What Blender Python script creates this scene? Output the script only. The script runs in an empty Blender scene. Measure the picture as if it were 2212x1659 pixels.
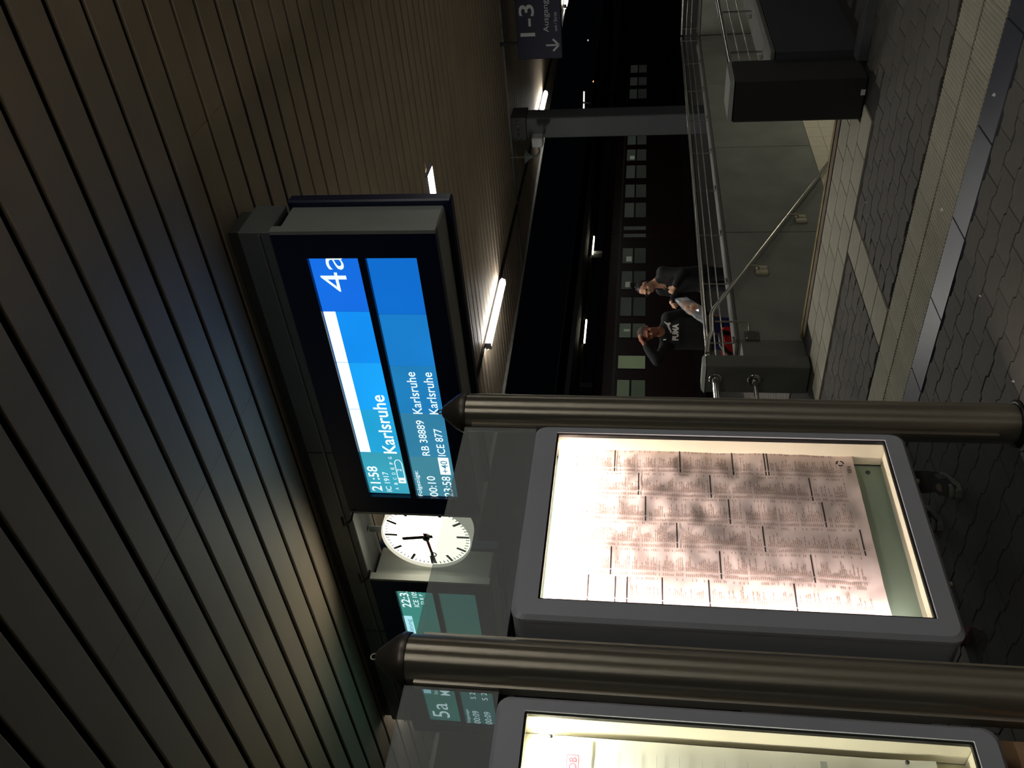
import bpy, math, random
import numpy as np
from mathutils import Vector, Matrix
random.seed(7); np.random.seed(7)
C = bpy.context.scene.collection
S = bpy.context.scene

# ------------------------------------------------------------------ camera (a phone held on its side: world up points to the left of the frame)
def cam_axes(yaw, pitch, roll):
    cy, sy, cp, sp = math.cos(yaw), math.sin(yaw), math.cos(pitch), math.sin(pitch)
    f = Vector((cy*cp, sy*cp, sp)); r = Vector((sy, -cy, 0)); u = r.cross(f)
    c, s = math.cos(roll), math.sin(roll)
    return c*r + s*u, -s*r + c*u, f
CR, CU, CF = cam_axes(*[math.radians(a) for a in (40.07658, 8.14833, 0.90758)])
cd = bpy.data.cameras.new('camera'); cam = bpy.data.objects.new('camera', cd); C.objects.link(cam)
cd.sensor_fit = 'HORIZONTAL'; cd.sensor_width = 36; cd.lens = 1890.187/2212*36; cd.clip_end = 600; cd.clip_start = 0.05
X_, Y_, Z_ = -CU, CR, -CF
cam.matrix_world = Matrix(((X_.x, Y_.x, Z_.x, 0), (X_.y, Y_.y, Z_.y, 0), (X_.z, Y_.z, Z_.z, 1.6), (0, 0, 0, 1)))
S.camera = cam
# ------------------------------------------------------------------ night sky and exposure
w = bpy.data.worlds.new('night'); S.world = w; w.use_nodes = True
w.node_tree.nodes['Background'].inputs[0].default_value = (0.5, 0.65, 1.0, 1)
w.node_tree.nodes['Background'].inputs[1].default_value = 0.0009
S.view_settings.view_transform = 'Standard'; S.view_settings.look = 'None'
S.view_settings.exposure = 0.0; S.view_settings.gamma = 1.0; S.view_settings.use_curve_mapping = False
LAMP = 34.0        # luminance of the platform tubes
SIDE_FILL = 5.5     # added unseen fill at the left edge of each case
ANISO = 0.25
CASE_W = 14.0       # lamps in the display cases (watts)

# ------------------------------------------------------------------ materials
def srgb(r, g, b):
    def f(c):
        c /= 255.0
        return c/12.92 if c <= 0.04045 else ((c+0.055)/1.055)**2.4
    return (f(r), f(g), f(b), 1)
MATS = {}
def mat(name, col, rough=0.7, metal=0.0, var=0.12, scale=6.0, bump=0.0, bscale=80.0, spec=0.5, stretch=None):
    if name in MATS: return MATS[name]
    m = bpy.data.materials.new(name); m.use_nodes = True; nt = m.node_tree; b = nt.nodes['Principled BSDF']
    b.inputs['Roughness'].default_value = rough; b.inputs['Metallic'].default_value = metal
    b.inputs['Specular IOR Level'].default_value = spec
    tc = nt.nodes.new('ShaderNodeTexCoord'); mp = nt.nodes.new('ShaderNodeMapping'); nt.links.new(tc.outputs['Object'], mp.inputs[0])
    if stretch: mp.inputs['Scale'].default_value = stretch
    n = nt.nodes.new('ShaderNodeTexNoise'); n.inputs['Scale'].default_value = scale; n.inputs['Detail'].default_value = 6
    nt.links.new(mp.outputs[0], n.inputs['Vector'])
    r = nt.nodes.new('ShaderNodeValToRGB'); nt.links.new(n.outputs['Fac'], r.inputs[0])
    c = Vector(col[:3])
    r.color_ramp.elements[0].position = .3; r.color_ramp.elements[1].position = .7
    r.color_ramp.elements[0].color = (*(c*(1-var)), 1); r.color_ramp.elements[1].color = (*(c*(1+var)), 1)
    nt.links.new(r.outputs[0], b.inputs['Base Color'])
    if bump:
        n2 = nt.nodes.new('ShaderNodeTexNoise'); n2.inputs['Scale'].default_value = bscale; n2.inputs['Detail'].default_value = 4
        nt.links.new(mp.outputs[0], n2.inputs['Vector'])
        bp = nt.nodes.new('ShaderNodeBump'); bp.inputs['Strength'].default_value = bump; bp.inputs['Distance'].default_value = 0.01
        nt.links.new(n2.outputs['Fac'], bp.inputs['Height']); nt.links.new(bp.outputs[0], b.inputs['Normal'])
    MATS[name] = m; return m
def emit(name, col, strength=1.0, var=0.0, scale=2.0):
    if name in MATS: return MATS[name]
    m = bpy.data.materials.new(name); m.use_nodes = True; nt = m.node_tree; nt.nodes.clear()
    o = nt.nodes.new('ShaderNodeOutputMaterial'); e = nt.nodes.new('ShaderNodeEmission'); nt.links.new(e.outputs[0], o.inputs[0])
    e.inputs[0].default_value = (*col[:3], 1); e.inputs[1].default_value = strength
    if var:
        tc = nt.nodes.new('ShaderNodeTexCoord'); n = nt.nodes.new('ShaderNodeTexNoise'); n.inputs['Scale'].default_value = scale; n.inputs['Detail'].default_value = 1
        mr = nt.nodes.new('ShaderNodeMapRange'); mr.inputs['To Min'].default_value = strength*(1-var); mr.inputs['To Max'].default_value = strength*(1+var)
        nt.links.new(tc.outputs['Object'], n.inputs['Vector']); nt.links.new(n.outputs['Fac'], mr.inputs['Value']); nt.links.new(mr.outputs[0], e.inputs[1])
    MATS[name] = m; return m
def glass(name, tint=(0.9, 0.95, 0.93), haze=0.1, refl=0.06, haze_col=(0.5, 0.5, 0.5)):
    m = bpy.data.materials.new(name); m.use_nodes = True; nt = m.node_tree; nt.nodes.clear()
    o = nt.nodes.new('ShaderNodeOutputMaterial'); t = nt.nodes.new('ShaderNodeBsdfTransparent'); t.inputs[0].default_value = (*tint, 1)
    g = nt.nodes.new('ShaderNodeBsdfGlossy'); g.inputs['Roughness'].default_value = 0.03
    d = nt.nodes.new('ShaderNodeBsdfDiffuse'); d.inputs[0].default_value = (*haze_col, 1)
    a = nt.nodes.new('ShaderNodeMixShader'); b = nt.nodes.new('ShaderNodeMixShader')
    n = nt.nodes.new('ShaderNodeTexNoise'); n.inputs['Scale'].default_value = 3; mr = nt.nodes.new('ShaderNodeMapRange')
    mr.inputs['To Min'].default_value = haze*.92; mr.inputs['To Max'].default_value = haze*1.08
    nt.links.new(n.outputs['Fac'], mr.inputs['Value'])
    a.inputs[0].default_value = refl; nt.links.new(t.outputs[0], a.inputs[1]); nt.links.new(g.outputs[0], a.inputs[2])
    nt.links.new(mr.outputs[0], b.inputs[0]); nt.links.new(a.outputs[0], b.inputs[1]); nt.links.new(d.outputs[0], b.inputs[2]); nt.links.new(b.outputs[0], o.inputs[0])
    MATS[name] = m; return m

# ------------------------------------------------------------------ mesh helpers
class MB:
    def __init__(s): s.v = []; s.f = []; s.sm = []
    def add(s, vs, fs, smooth=False):
        n = len(s.v); s.v += [tuple(v) for v in vs]; s.f += [tuple(i+n for i in f) for f in fs]; s.sm += [smooth]*len(fs); return s
    def box(s, x0, x1, y0, y1, z0, z1, top=0.0):
        t = top
        return s.add([(x0,y0,z0),(x1,y0,z0),(x1,y1,z0),(x0,y1,z0),(x0+t,y0+t,z1),(x1-t,y0+t,z1),(x1-t,y1-t,z1),(x0+t,y1-t,z1)],
              [(0,3,2,1),(4,5,6,7),(0,1,5,4),(1,2,6,5),(2,3,7,6),(3,0,4,7)])
    def bbox(s, x0, x1, y0, y1, z0, z1, b=0.01):
        # box with bevelled vertical edges and chamfered top and bottom rims
        def ring(z, i, c):
            a0,a1,b0,b1 = x0+i,x1-i,y0+i,y1-i
            return [(a0+c,b0,z),(a1-c,b0,z),(a1,b0+c,z),(a1,b1-c,z),(a1-c,b1,z),(a0+c,b1,z),(a0,b1-c,z),(a0,b0+c,z)]
        v = ring(z0,b,b)+ring(z0+b,0,b)+ring(z1-b,0,b)+ring(z1,b,b)
        f = [tuple(range(7,-1,-1)), tuple(range(24,32))]
        for k in range(3):
            for i in range(8): f.append((k*8+i, k*8+(i+1)%8, (k+1)*8+(i+1)%8, (k+1)*8+i))
        return s.add(v, f)
    def prism(s, pts, z0, z1, b=0.0):
        # plan polygon (ccw) extruded in z, optional chamfer at the top
        n = len(pts); cx = sum(p[0] for p in pts)/n; cy = sum(p[1] for p in pts)/n
        def ins(p, d):
            dx, dy = p[0]-cx, p[1]-cy; L = math.hypot(dx, dy) or 1; return (p[0]-dx/L*d, p[1]-dy/L*d)
        v = [(p[0],p[1],z0) for p in pts]+[(p[0],p[1],z1-b) for p in pts]; f = [tuple(range(n-1,-1,-1))]
        for i in range(n): f.append((i,(i+1)%n,n+(i+1)%n,n+i))
        if b:
            v += [(*ins(p,b),z1) for p in pts]
            for i in range(n): f.append((n+i,n+(i+1)%n,2*n+(i+1)%n,2*n+i))
            f.append(tuple(range(2*n,3*n)))
        else: f.append(tuple(range(n,2*n)))
        return s.add(v, f)
    def tube(s, path, r, seg=12, cap=True):
        path = [Vector(p) for p in path]; rs = r if isinstance(r,(list,tuple)) else [r]*len(path); v = []; f = []
        d0 = (path[1]-path[0]).normalized(); up = Vector((0,0,1)) if abs(d0.z) < .9 else Vector((1,0,0))
        a = d0.cross(up).normalized()
        for i,p in enumerate(path):
            if i == 0: d = path[1]-path[0]
            elif i == len(path)-1: d = path[-1]-path[-2]
            else: d = (path[i+1]-path[i]).normalized()+(path[i]-path[i-1]).normalized()
            d.normalize(); a = (a-d*a.dot(d)).normalized(); b = d.cross(a)
            for k in range(seg):
                t = 2*math.pi*k/seg; v.append(p+(a*math.cos(t)+b*math.sin(t))*rs[i])
        for i in range(len(path)-1):
            for k in range(seg): f.append((i*seg+k, i*seg+(k+1)%seg, (i+1)*seg+(k+1)%seg, (i+1)*seg+k))
        s.add(v, f, True)
        if cap:
            n = len(path)-1; s.add([v[k] for k in range(seg)], [tuple(range(seg-1,-1,-1))]); s.add([v[n*seg+k] for k in range(seg)], [tuple(range(seg))])
        return s
    def lathe(s, prof, c=(0,0,0), axis='z', seg=32, smooth=True):
        v = []; f = []; n = len(prof)
        for k in range(seg):
            t = 2*math.pi*k/seg
            for r,h in prof:
                p = (r*math.cos(t), r*math.sin(t), h) if axis == 'z' else (h, r*math.cos(t), r*math.sin(t)) if axis == 'x' else (r*math.sin(t), h, r*math.cos(t))
                v.append((p[0]+c[0], p[1]+c[1], p[2]+c[2]))
        for k in range(seg):
            for i in range(n-1): f.append((k*n+i, ((k+1)%seg)*n+i, ((k+1)%seg)*n+i+1, k*n+i+1))
        return s.add(v, f, smooth)
    def mesh(s, name):
        me = bpy.data.meshes.new(name); me.from_pydata(s.v, [], s.f)
        me.polygons.foreach_set('use_smooth', s.sm); me.update(); return me
    def build(s, name, m=None, parent=None):
        return link(name, s.mesh(name), m, parent)
def link(name, me, m=None, parent=None, loc=None):
    o = bpy.data.objects.new(name, me); C.objects.link(o)
    if m is not None:
        me.materials.clear(); me.materials.append(m)
    if parent: o.parent = parent
    if loc: o.location = loc
    return o
def tag(o, label=None, cat=None, group=None, kind=None):
    for k, v in (('label',label),('category',cat),('group',group),('kind',kind)):
        if v: o[k] = v
    return o
def thing(name, loc, label, cat, group=None, rz=0):
    o = bpy.data.objects.new(name, None); C.objects.link(o); o.location = loc; o.rotation_euler.z = rz; o.empty_display_size = .1
    return tag(o, label, cat, group)
def local(mb, o):
    # shift world-coordinate geometry into the frame of an unrotated Empty
    l = o.location; mb.v = [(a-l.x, b-l.y, c-l.z) for a,b,c in mb.v]; return mb
def part(mb, name, m, parent): return local(mb, parent).build(name, m, parent)
def struct(mb, name, m, label=None):
    o = mb.build(name, m); o['kind'] = 'structure'
    if label: o['label'] = label
    return o

# flat lettering: text in plane (origin o, right vector R, up vector U), world coordinates, returned as one mesh
_tc = {}
def text_mb(txt, o, R, U, w, h, weight=0.0, depth=0.0015, mb=None, italic=0.0):
    key = (txt, weight)
    if key not in _tc:
        cu = bpy.data.curves.new('t', 'FONT'); cu.body = txt; cu.size = 1; cu.resolution_u = 3; cu.offset = weight; cu.fill_mode = 'FRONT'
        ob = bpy.data.objects.new('t', cu); C.objects.link(ob)
        me = bpy.data.meshes.new_from_object(ob.evaluated_get(bpy.context.evaluated_depsgraph_get()))
        _tc[key] = ([tuple(v.co) for v in me.vertices], [tuple(p.vertices) for p in me.polygons])
        bpy.data.objects.remove(ob); bpy.data.curves.remove(cu); bpy.data.meshes.remove(me)
    vs, fs = _tc[key]
    x0 = min(v[0] for v in vs); x1 = max(v[0] for v in vs); sx = w/(x1-x0); sy = h/0.73
    o = Vector(o); R = Vector(R); U = Vector(U); N = R.cross(U)
    mb = mb or MB()
    mb.add([o+R*((v[0]-x0)*sx+italic*v[1]*sy)+U*(v[1]*sy)+N*depth for v in vs], fs)
    return mb
NX = ((0,-1,0),(0,0,1))     # lettering that faces -X
NY = ((1,0,0),(0,0,1))      # lettering that faces -Y

# ------------------------------------------------------------------ material palette
M_slat = mat('painted_aluminium_slat', srgb(214,196,170), .6, 0, .08, 1.3, .04, 40)
M_back = mat('dark_void_board', srgb(10,9,7), .95)
M_beam = mat('grey_duct_metal', srgb(120,124,122), .5, .2, .12, 2)
M_case = mat('light_grey_case', srgb(168,172,164), .45, .1, .06, 3)
M_navy = mat('navy_painted_metal', srgb(22,32,66), .35, 0, .1, 3)
M_screen_off = mat('black_screen_surround', srgb(14,18,34), .3)
M_steel = mat('brushed_steel', srgb(176,168,150), .27, .8, .10, 30, .03, 200, stretch=(1,1,.02))
M_rail = mat('rail_steel', srgb(222,220,212), .22, .95, .06, 12)
M_frame = mat('grey_powder_frame', srgb(178,180,186), .42, .1, .05, 3)
M_conc = mat('concrete', srgb(138,139,130), .85, 0, .14, 2.2, .25, 60)
M_concd = mat('dark_concrete', srgb(110,112,104), .8, 0, .16, 2.5, .2, 70)
M_slab = mat('pale_concrete_slab', srgb(156,152,134), .8, 0, .16, 3.5, .2, 120)
M_paver = mat('grey_paver', srgb(88,84,77), .8, 0, .2, 5, .35, 160)
M_slate = mat('smooth_dark_slate', srgb(54,58,70), .36, 0, .12, 5, .05, 60)
M_joint = mat('joint_dirt', srgb(34,32,28), .95)
M_tile = mat('cream_wall_tile', srgb(232,226,202), .3, 0, .05, 4)
M_wood = mat('worn_kerb', srgb(110,98,82), .8, 0, .25, 8, .2)
M_yellow = mat('worn_yellow_paint', srgb(132,116,74), .75, 0, .35, 10, .2)
M_cast = mat('beige_cast_bracket', srgb(196,188,160), .6)
M_black = mat('black_plastic', srgb(14,14,14), .4)
M_white = mat('white_print', srgb(235,235,235), .7, var=.02)
M_track = mat('ballast', srgb(60,56,50), .95, 0, .3, 20, .5, 40)

_b = M_steel.node_tree.nodes['Principled BSDF']; _b.inputs['Anisotropic'].default_value = .92; _b.inputs['Roughness'].default_value = .34
_t = M_steel.node_tree.nodes.new('ShaderNodeTangent'); _t.direction_type = 'RADIAL'; _t.axis = 'Z'; M_steel.node_tree.links.new(_t.outputs[0], _b.inputs['Tangent'])
_b.inputs['Anisotropic Rotation'].default_value = ANISO
# ------------------------------------------------------------------ FLOOR
GZ = -0.012
fl = MB()
def plate(mb, x0, x1, y0, y1, z0=-.35, z1=GZ): mb.box(x0,x1,y0,y1,z0,z1)
plate(fl, -3, 7.23, -6, 12.3); plate(fl, 7.23, 42, -6, 2.44); plate(fl, 16.33, 42, 2.44, 5.60); plate(fl, 7.23, 42, 5.60, 12.3)
FLOOR = struct(fl, 'floor', M_joint, 'platform paving, dirt in the joints')
def slab_mesh(lx, ly, h=.012, b=.003):
    return MB().box(.002, lx-.002, .002, ly-.002, GZ, 0, b).mesh('slab')
def lay(mesh, name, m, x, y, first=[]):
    mesh.materials.clear(); mesh.materials.append(m)
    return link(name, mesh, None, FLOOR, (x, y, random.uniform(-.001,.0005)))
s30 = slab_mesh(.3, .3)
s30.materials.append(M_slab)
def ribbed(lx, ly, n, h):
    mb = MB().box(.002, lx-.002, .002, ly-.002, GZ, -h)
    p = (ly-.004)/n
    for k in range(n):
        y = .002+k*p; mb.add([(.003,y+.1*p,-h),(lx-.003,y+.1*p,-h),(lx-.003,y+.9*p,-h),(.003,y+.9*p,-h),(.003,y+.32*p,0),(lx-.003,y+.32*p,0),(lx-.003,y+.68*p,0),(.003,y+.68*p,0)],
              [(4,5,6,7),(0,1,5,4),(1,2,6,5),(2,3,7,6),(3,0,4,7)])
    return mb.mesh('tactile_slab')
rib = ribbed(.31, .3, 13, .005); rib.materials.append(M_slab)
rib2 = ribbed(.29, .3, 13, .003); rib2.materials.append(M_slab)
nslab = 0
# band of ribbed slabs, two rows, along Y
for k in range(-4, 12):
    y = 1.04+.3*k+.36
    link('tactile_slab', rib, None, FLOOR, (4.262, y+.3-.6, 0)); link('tactile_slab', rib2, None, FLOOR, (4.585, y-.6-.04, 0))
# cross strip Y 3.45..3.75 and landing X 6.13..7.04
for k in range(4): link('slab', s30, None, FLOOR, (4.90+.305*k, 3.45, 0))
for r_ in range(3):
    for k in range(9):
        y = 2.70+.3*k+(.0 if r_ != 1 else .15)
        if y+.3 > 5.33 + (r_ == 0)*.2: continue
        link('slab', s30, None, FLOOR, (6.135+.303*r_, y, 0))
# dark smooth slabs .235 x .5
dk = slab_mesh(.235, .5); dk.materials.append(M_slate)
for k in range(-4, 8): link('slate_slab', dk, None, FLOOR, (4.022, 2.90-.5+.5*k-.5*0, 0))
# wavy interlocking pavers, one shared mesh, rows along Y
PX, PY, DX = .165, .22, .024
def wave(p):
    p %= 1.0
    if p < .42: return DX*(.15*p/.42)
    if p < .5: return DX*(.15+.85*(p-.42)/.08)
    if p < .92: return DX*(1-.15*(p-.5)/.42)
    return DX*(.85*(1-(p-.92)/.08))
def paver_poly(ph, g=.0034, gy=.0014):
    ps = sorted([0, 1]+[((q-ph) % 1) for q in (0,.42,.5,.92)])
    lo = [(wave(ph+t)+g, gy+t*(PY-2*gy)) for t in ps]; hi = [(wave(ph+t)+PX-g, gy+t*(PY-2*gy)) for t in ps]
    return lo[::-1][::-1], hi
def paver_pts(ph):
    lo, hi = paver_poly(ph); return hi[:]+lo[::-1]
pm = {}
for key, ph in (('a', .25), ('b', .75)):
    pm[key] = MB().prism([(x,y) for x,y in paver_pts(ph)], GZ, 0, .003).mesh('paver'); pm[key].materials.append(M_paver)
pav = []; FILL = []
def pav_region(x0, nx, y0, y1):
    for i in range(nx):
        ph = .25 if i % 2 == 0 else .75
        x = x0+PX*i; yo = 0 if i % 2 == 0 else PY/2
        y = y0+yo
        if yo: FILL.append((x+DX, y0, x+PX, y0+yo-.002))
        while y+PY < y1: pav.append((x, y, 'a' if i % 2 == 0 else 'b')); y += PY
        if y1-y > .03: FILL.append((x+DX+.003, y+.002, x+PX, y1-.004))
pav_region(4.90, 7, -1.2, 3.44)          # between ribbed band and landing, right of cross strip
pav_region(4.90, 7, 3.76, 6.2)
for i in range(20): pass
pav_region(4.022-PX*17-.028, 17, -1.5, 4.6)      # near field
pav_region(6.06, 3, -1.2, 2.46)
far = []
def seen_size(p):
    d = Vector((p[0]+.08, p[1]+.1, 0))-Vector((0,0,1.6)); z = d.dot(CF)
    if z < .3: return 0
    V = 1106-1890*d.dot(CU)/z; Uu = 829.5+1890*d.dot(CR)/z
    inside = -60 < Uu < 1720 and V < 2290
    return (1.0/z**2) if inside else 0
pav.sort(key=seen_size, reverse=True)
for x, y, k in pav[:290]: link('paver', pm[k], None, FLOOR, (x, y, random.uniform(-.002,.001)))
mb = MB()
for x, y, k in pav[290:]:
    z = random.uniform(-.002,.001); me = pm[k]
    mb.add([(v.co.x+x, v.co.y+y, v.co.z+z) for v in me.vertices], [tuple(p.vertices) for p in me.polygons])
for x0,nx,y0,y1 in ((6.70,58,-1.2,2.42),(7.3,50,5.76,9.0)):
    for i in range(nx):
        x = x0+PX*i; y = y0+(PY/2 if i % 2 else 0)
        while y+PY < y1: mb.add([(x+.004,y+.004,GZ),(x+PX-.004,y+.004,GZ),(x+PX-.004,y+PY-.004,GZ),(x+.004,y+PY-.004,GZ),(x+.004,y+.004,0),(x+PX-.004,y+.004,0),(x+PX-.004,y+PY-.004,0),(x+.004,y+PY-.004,0)],[(4,5,6,7),(0,1,5,4),(3,0,4,7)]); y += PY
for a,b,c,d in FILL: mb.box(a,c,b,d,GZ,0,.003)
o = mb.build('pavers', M_paver, FLOOR); o['kind'] = 'stuff'
# stair nosing
part(MB().box(7.045,7.105,2.83,5.39,-.2,.004,.002), 'kerb_strip', M_wood, FLOOR) if False else MB().box(7.045,7.155,2.83,5.28,-.2,.006,.003).build('kerb_strip', M_wood, FLOOR)
MB().box(7.158,7.235,2.83,5.39,-.18,.012,.006).build('nosing_strip', M_yellow, FLOOR)
# low kerb at the right of the stair wall
k = MB().bbox(6.56,6.69,-.5,2.44,GZ,.075,.012); struct(k, 'trim_1', mat('kerb_dark', srgb(74,76,78), .8), 'low concrete kerb beside the stairwell wall')

# ------------------------------------------------------------------ CEILING
HC = 4.5
def yedge(x): return 12.25-.113*(x-14.2) if x > 14.2 else 12.25
ce = MB(); N = 24
for i in range(N):
    xa = -.2+42.2*i/N; xb = -.2+42.2*(i+1)/N
    ce.add([(xa,-5,HC+.13),(xb,-5,HC+.13),(xb,yedge(xb),HC+.13),(xa,yedge(xa),HC+.13),(xa,-5,HC+.35),(xb,-5,HC+.35),(xb,yedge(xb),HC+.35),(xa,yedge(xa),HC+.35)],
           [(0,3,2,1),(4,5,6,7),(3,7,6,2),(0,1,5,4)])
CEIL = struct(ce, 'ceiling', M_back, 'dark underside of the platform roof behind the slats')
def slat(x, ya, yb, gap):
    x0 = x+gap/2; x1 = x+.3-gap/2; b = .006
    mb = MB().add([(x0,ya,HC+.018),(x1,ya,HC+.018),(x1,ya,HC+b),(x1-b,ya,HC),(x0+b,ya,HC),(x0,ya,HC+b),
                   (x0,yb,HC+.018),(x1,yb,HC+.018),(x1,yb,HC+b),(x1-b,yb,HC),(x0+b,yb,HC),(x0,yb,HC+b)],
                  [(0,1,7,6),(1,2,8,7),(2,3,9,8),(3,4,10,9),(4,5,11,10),(5,0,6,11),(0,5,4,3,2,1),(6,7,8,9,10,11)])
    mb.build('ceiling_slat', M_slat, CEIL)
nrow = 0
for k in range(-12, 128):
    x = 3.58+.3*k-.3*0
    x = round(3.58+.3*k, 3)
    gap = .046 + (.008*math.sin(k*1.7))
    if k == 5: gap = .026
    ye = yedge(x)
    if x < 18.2:
        cut = [2.235] if k in (5,6) else [4.15]
        if k % 4 in (2,3) and k > 10: cut = [4.15, 8.2]
        if x < 2.2: cut = []
        ys = [-4.9]+cut+[ye-.02]
    else: ys = [-4.9, ye-.02]
    for a, b in zip(ys[:-1], ys[1:]):
        # recessed light takes the place of a slat piece over the stairs
        slat(x, a+.0015, b-.0015, gap); nrow += 1
# roof edge fascia
fa = MB()
for i in range(N):
    xa = -.2+42.2*i/N; xb = -.2+42.2*(i+1)/N
    fa.add([(xa,yedge(xa),HC-.06),(xb,yedge(xb),HC-.06),(xb,yedge(xb)+.06,HC-.06),(xa,yedge(xa)+.06,HC-.06),(xa,yedge(xa),HC+.4),(xb,yedge(xb),HC+.4),(xb,yedge(xb)+.06,HC+.4),(xa,yedge(xa)+.06,HC+.4)],
           [(0,3,2,1),(4,5,6,7),(0,1,5,4),(3,7,6,2)])
struct(fa, 'trim_2', mat('fascia_grey', srgb(120,118,112), .6), 'roof edge fascia')
struct(MB().box(18.36,18.42,-4.9,11.6,HC-.035,HC+.02), 'trim_3', M_beam, 'cross joint profile under the roof by the far column')
# cable duct that carries the boards
du = thing('cable_duct', (5.3,6.2,4.5), 'long grey cable duct under the ceiling slats above the train displays', 'duct')
part(MB().bbox(5.11,5.50,2.95,9.5,4.165,4.40,.006), 'duct_body', M_beam, du)
part(MB().box(5.16,5.46,2.98,9.5,4.40,4.50), 'duct_top', mat('dark_duct_metal', srgb(70,70,66), .6), du)  # upper duct section in a darker grey
part(MB().box(5.095,5.11,2.97,9.5,4.235,4.25), 'duct_lip', mat('duct_lip_metal', srgb(140,142,136), .5, .2), du)
for yy in (5.1, 7.7): part(MB().box(5.105,5.11,yy,yy+.004,4.17,4.39), 'seam', M_black, du)
mb = MB()
for q in range(5): mb.box(5.19+.055*q,5.225+.055*q,3.02,3.10,4.158,4.166)
part(mb, 'grille_slots', M_black, du)
for yy in (5.92, 6.75):
    part(MB().tube([(5.10,yy,4.26),(5.02,yy+.02,4.22),(5.03,yy-.05,4.14),(5.09,yy-.09,4.13)], .012, 8), 'cable', M_black, du)

# ------------------------------------------------------------------ LAMPS
M_tube = emit('tube_light', (1.0,.98,.93), LAMP)
M_tubew = emit('tube_light_warm', (1.0,.9,.62), 8)
def strip_lamp(x, y, label, L=2.15, z=4.34):
    t = thing('strip_lamp', (x, y, z), label, 'lamp', 'strip lamps hung in a row under the roof')
    MB().box(0,L,-.05,.05,.075,.12).build('housing', M_frame, t)
    if y < 0: MB().box(-.05,L+.05,-.24,.24,.07,.078).build('uplight_shield', M_frame, t)  # added plate that keeps upward light off the ceiling
    mb = MB(); n = 8
    prof = [(.10*math.cos(math.pi*(i/n)+math.pi), .075+.075*math.sin(math.pi*(i/n)+math.pi)) for i in range(n+1)]
    v = [(0,a,b) for a,b in prof]+[(L,a,b) for a,b in prof]
    f = [(i,i+n+1,i+n+2,i+1) for i in range(n)]+[tuple(range(n+1)), tuple(range(2*n+1,n,-1)), (0,n,2*n+1,n+1)]
    mb.add(v, f); mb.build('diffuser', M_tube, t)
    MB().box(-.03,0,-.07,.07,0,.11).build('end_cap', M_frame, t); MB().box(L,L+.03,-.07,.07,0,.11).build('end_cap', M_frame, t)
    return t
strip_lamp(2.9, -1.7, 'strip lamp of the right hand row nearest to the viewer, beyond the frame')
strip_lamp(5.56, 9.92, 'strip lamp mostly hidden by the left train display, its end glowing by the thick post')
strip_lamp(12.95, 9.95, 'bright strip lamp under the roof just right of the train display')
strip_lamp(22.9, 9.92, 'bright strip lamp behind the top of the grey column')
strip_lamp(33.0, 9.85, 'farthest strip lamp, beside the blue exit sign')
strip_lamp(12.95, -1.7, 'strip lamp of the right hand row over the stair side, beyond the frame')
strip_lamp(22.9, -1.7, 'second strip lamp of the right hand row, beyond the frame')
strip_lamp(-1.4, -1.9, 'strip lamp behind the viewer, beyond the frame')
r2 = thing('recessed_lamp', (7.9,6.1,4.5), 'added recessed ceiling light, unseen behind the left half of the 4a train display', 'lamp')  # added lamp, out of view, that brightens the two people
part(MB().box(7.71,8.03,5.34,6.9,4.482,4.499), 'diffuser', M_tube, r2)
part(MB().box(7.69,7.71,5.32,6.92,4.47,4.5), 'rim', M_frame, r2); part(MB().box(8.03,8.05,5.32,6.92,4.47,4.5), 'rim', M_frame, r2)
dc = thing('lamp_channel', (25,9.95,4.5), 'dark channel under the roof that links the strip lamps', 'channel')
part(MB().box(7.5,41.5,9.90,10.0,4.46,4.499), 'channel_body', M_black, dc)
rl = thing('recessed_lamp', (10.87,6.1,4.5), 'recessed rectangular ceiling light half hidden behind the upper corner of the train display', 'lamp')
part(MB().box(10.71,11.03,5.34,6.9,4.482,4.499), 'diffuser', M_tube, rl)
part(MB().box(10.69,10.71,5.32,6.92,4.47,4.5).box(11.03,11.05,5.32,6.92,4.47,4.5).box(10.69,11.05,5.30,5.34,4.47,4.5), 'rim', M_frame, rl)

# ------------------------------------------------------------------ COLUMN
co = thing('steel_column', (18.62,8.05,0), 'grey square steel column holding up the roof behind the railing', 'column')
M_col = mat('column_paint', srgb(92,96,98), .5, 0, .06, 2)
part(MB().bbox(18.38,18.86,7.82,8.29,0,4.13,.02), 'shaft', M_col, co)
part(MB().bbox(18.34,18.90,7.78,8.33,4.12,4.46,.01), 'head', mat('column_head', srgb(60,60,58), .5), co)
for q in range(5): part(MB().lathe([(0,-.02),(.02,-.02),(.02,.02),(0,.02)],(18.33,7.87+.1*q,4.30),'x',10), 'bolt', M_rail, co)
part(MB().box(18.30,18.94,7.74,8.37,0,.03), 'base_plate', M_col, co)
# loudspeaker and horn
sp = thing('loudspeaker', (17.8,8.3,3.8), 'small white loudspeaker on a bracket beside the column head', 'loudspeaker')
part(MB().bbox(17.7,17.95,7.98,8.2,3.70,3.94,.02), 'cabinet', mat('speaker_white', srgb(215,220,215), .5), sp)
part(MB().tube([(17.85,8.2,3.82),(17.85,8.36,3.80),(17.85,8.46,3.86),(17.9,8.5,4.2),(17.9,8.5,4.46)], .02, 8), 'bracket', M_beam, sp)
part(MB().lathe([(.03,0),(.05,.06),(.14,.16),(.15,.17)],(17.85,8.47,3.95),'z',16), 'horn', mat('horn_grey', srgb(130,140,135), .5), sp)

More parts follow.
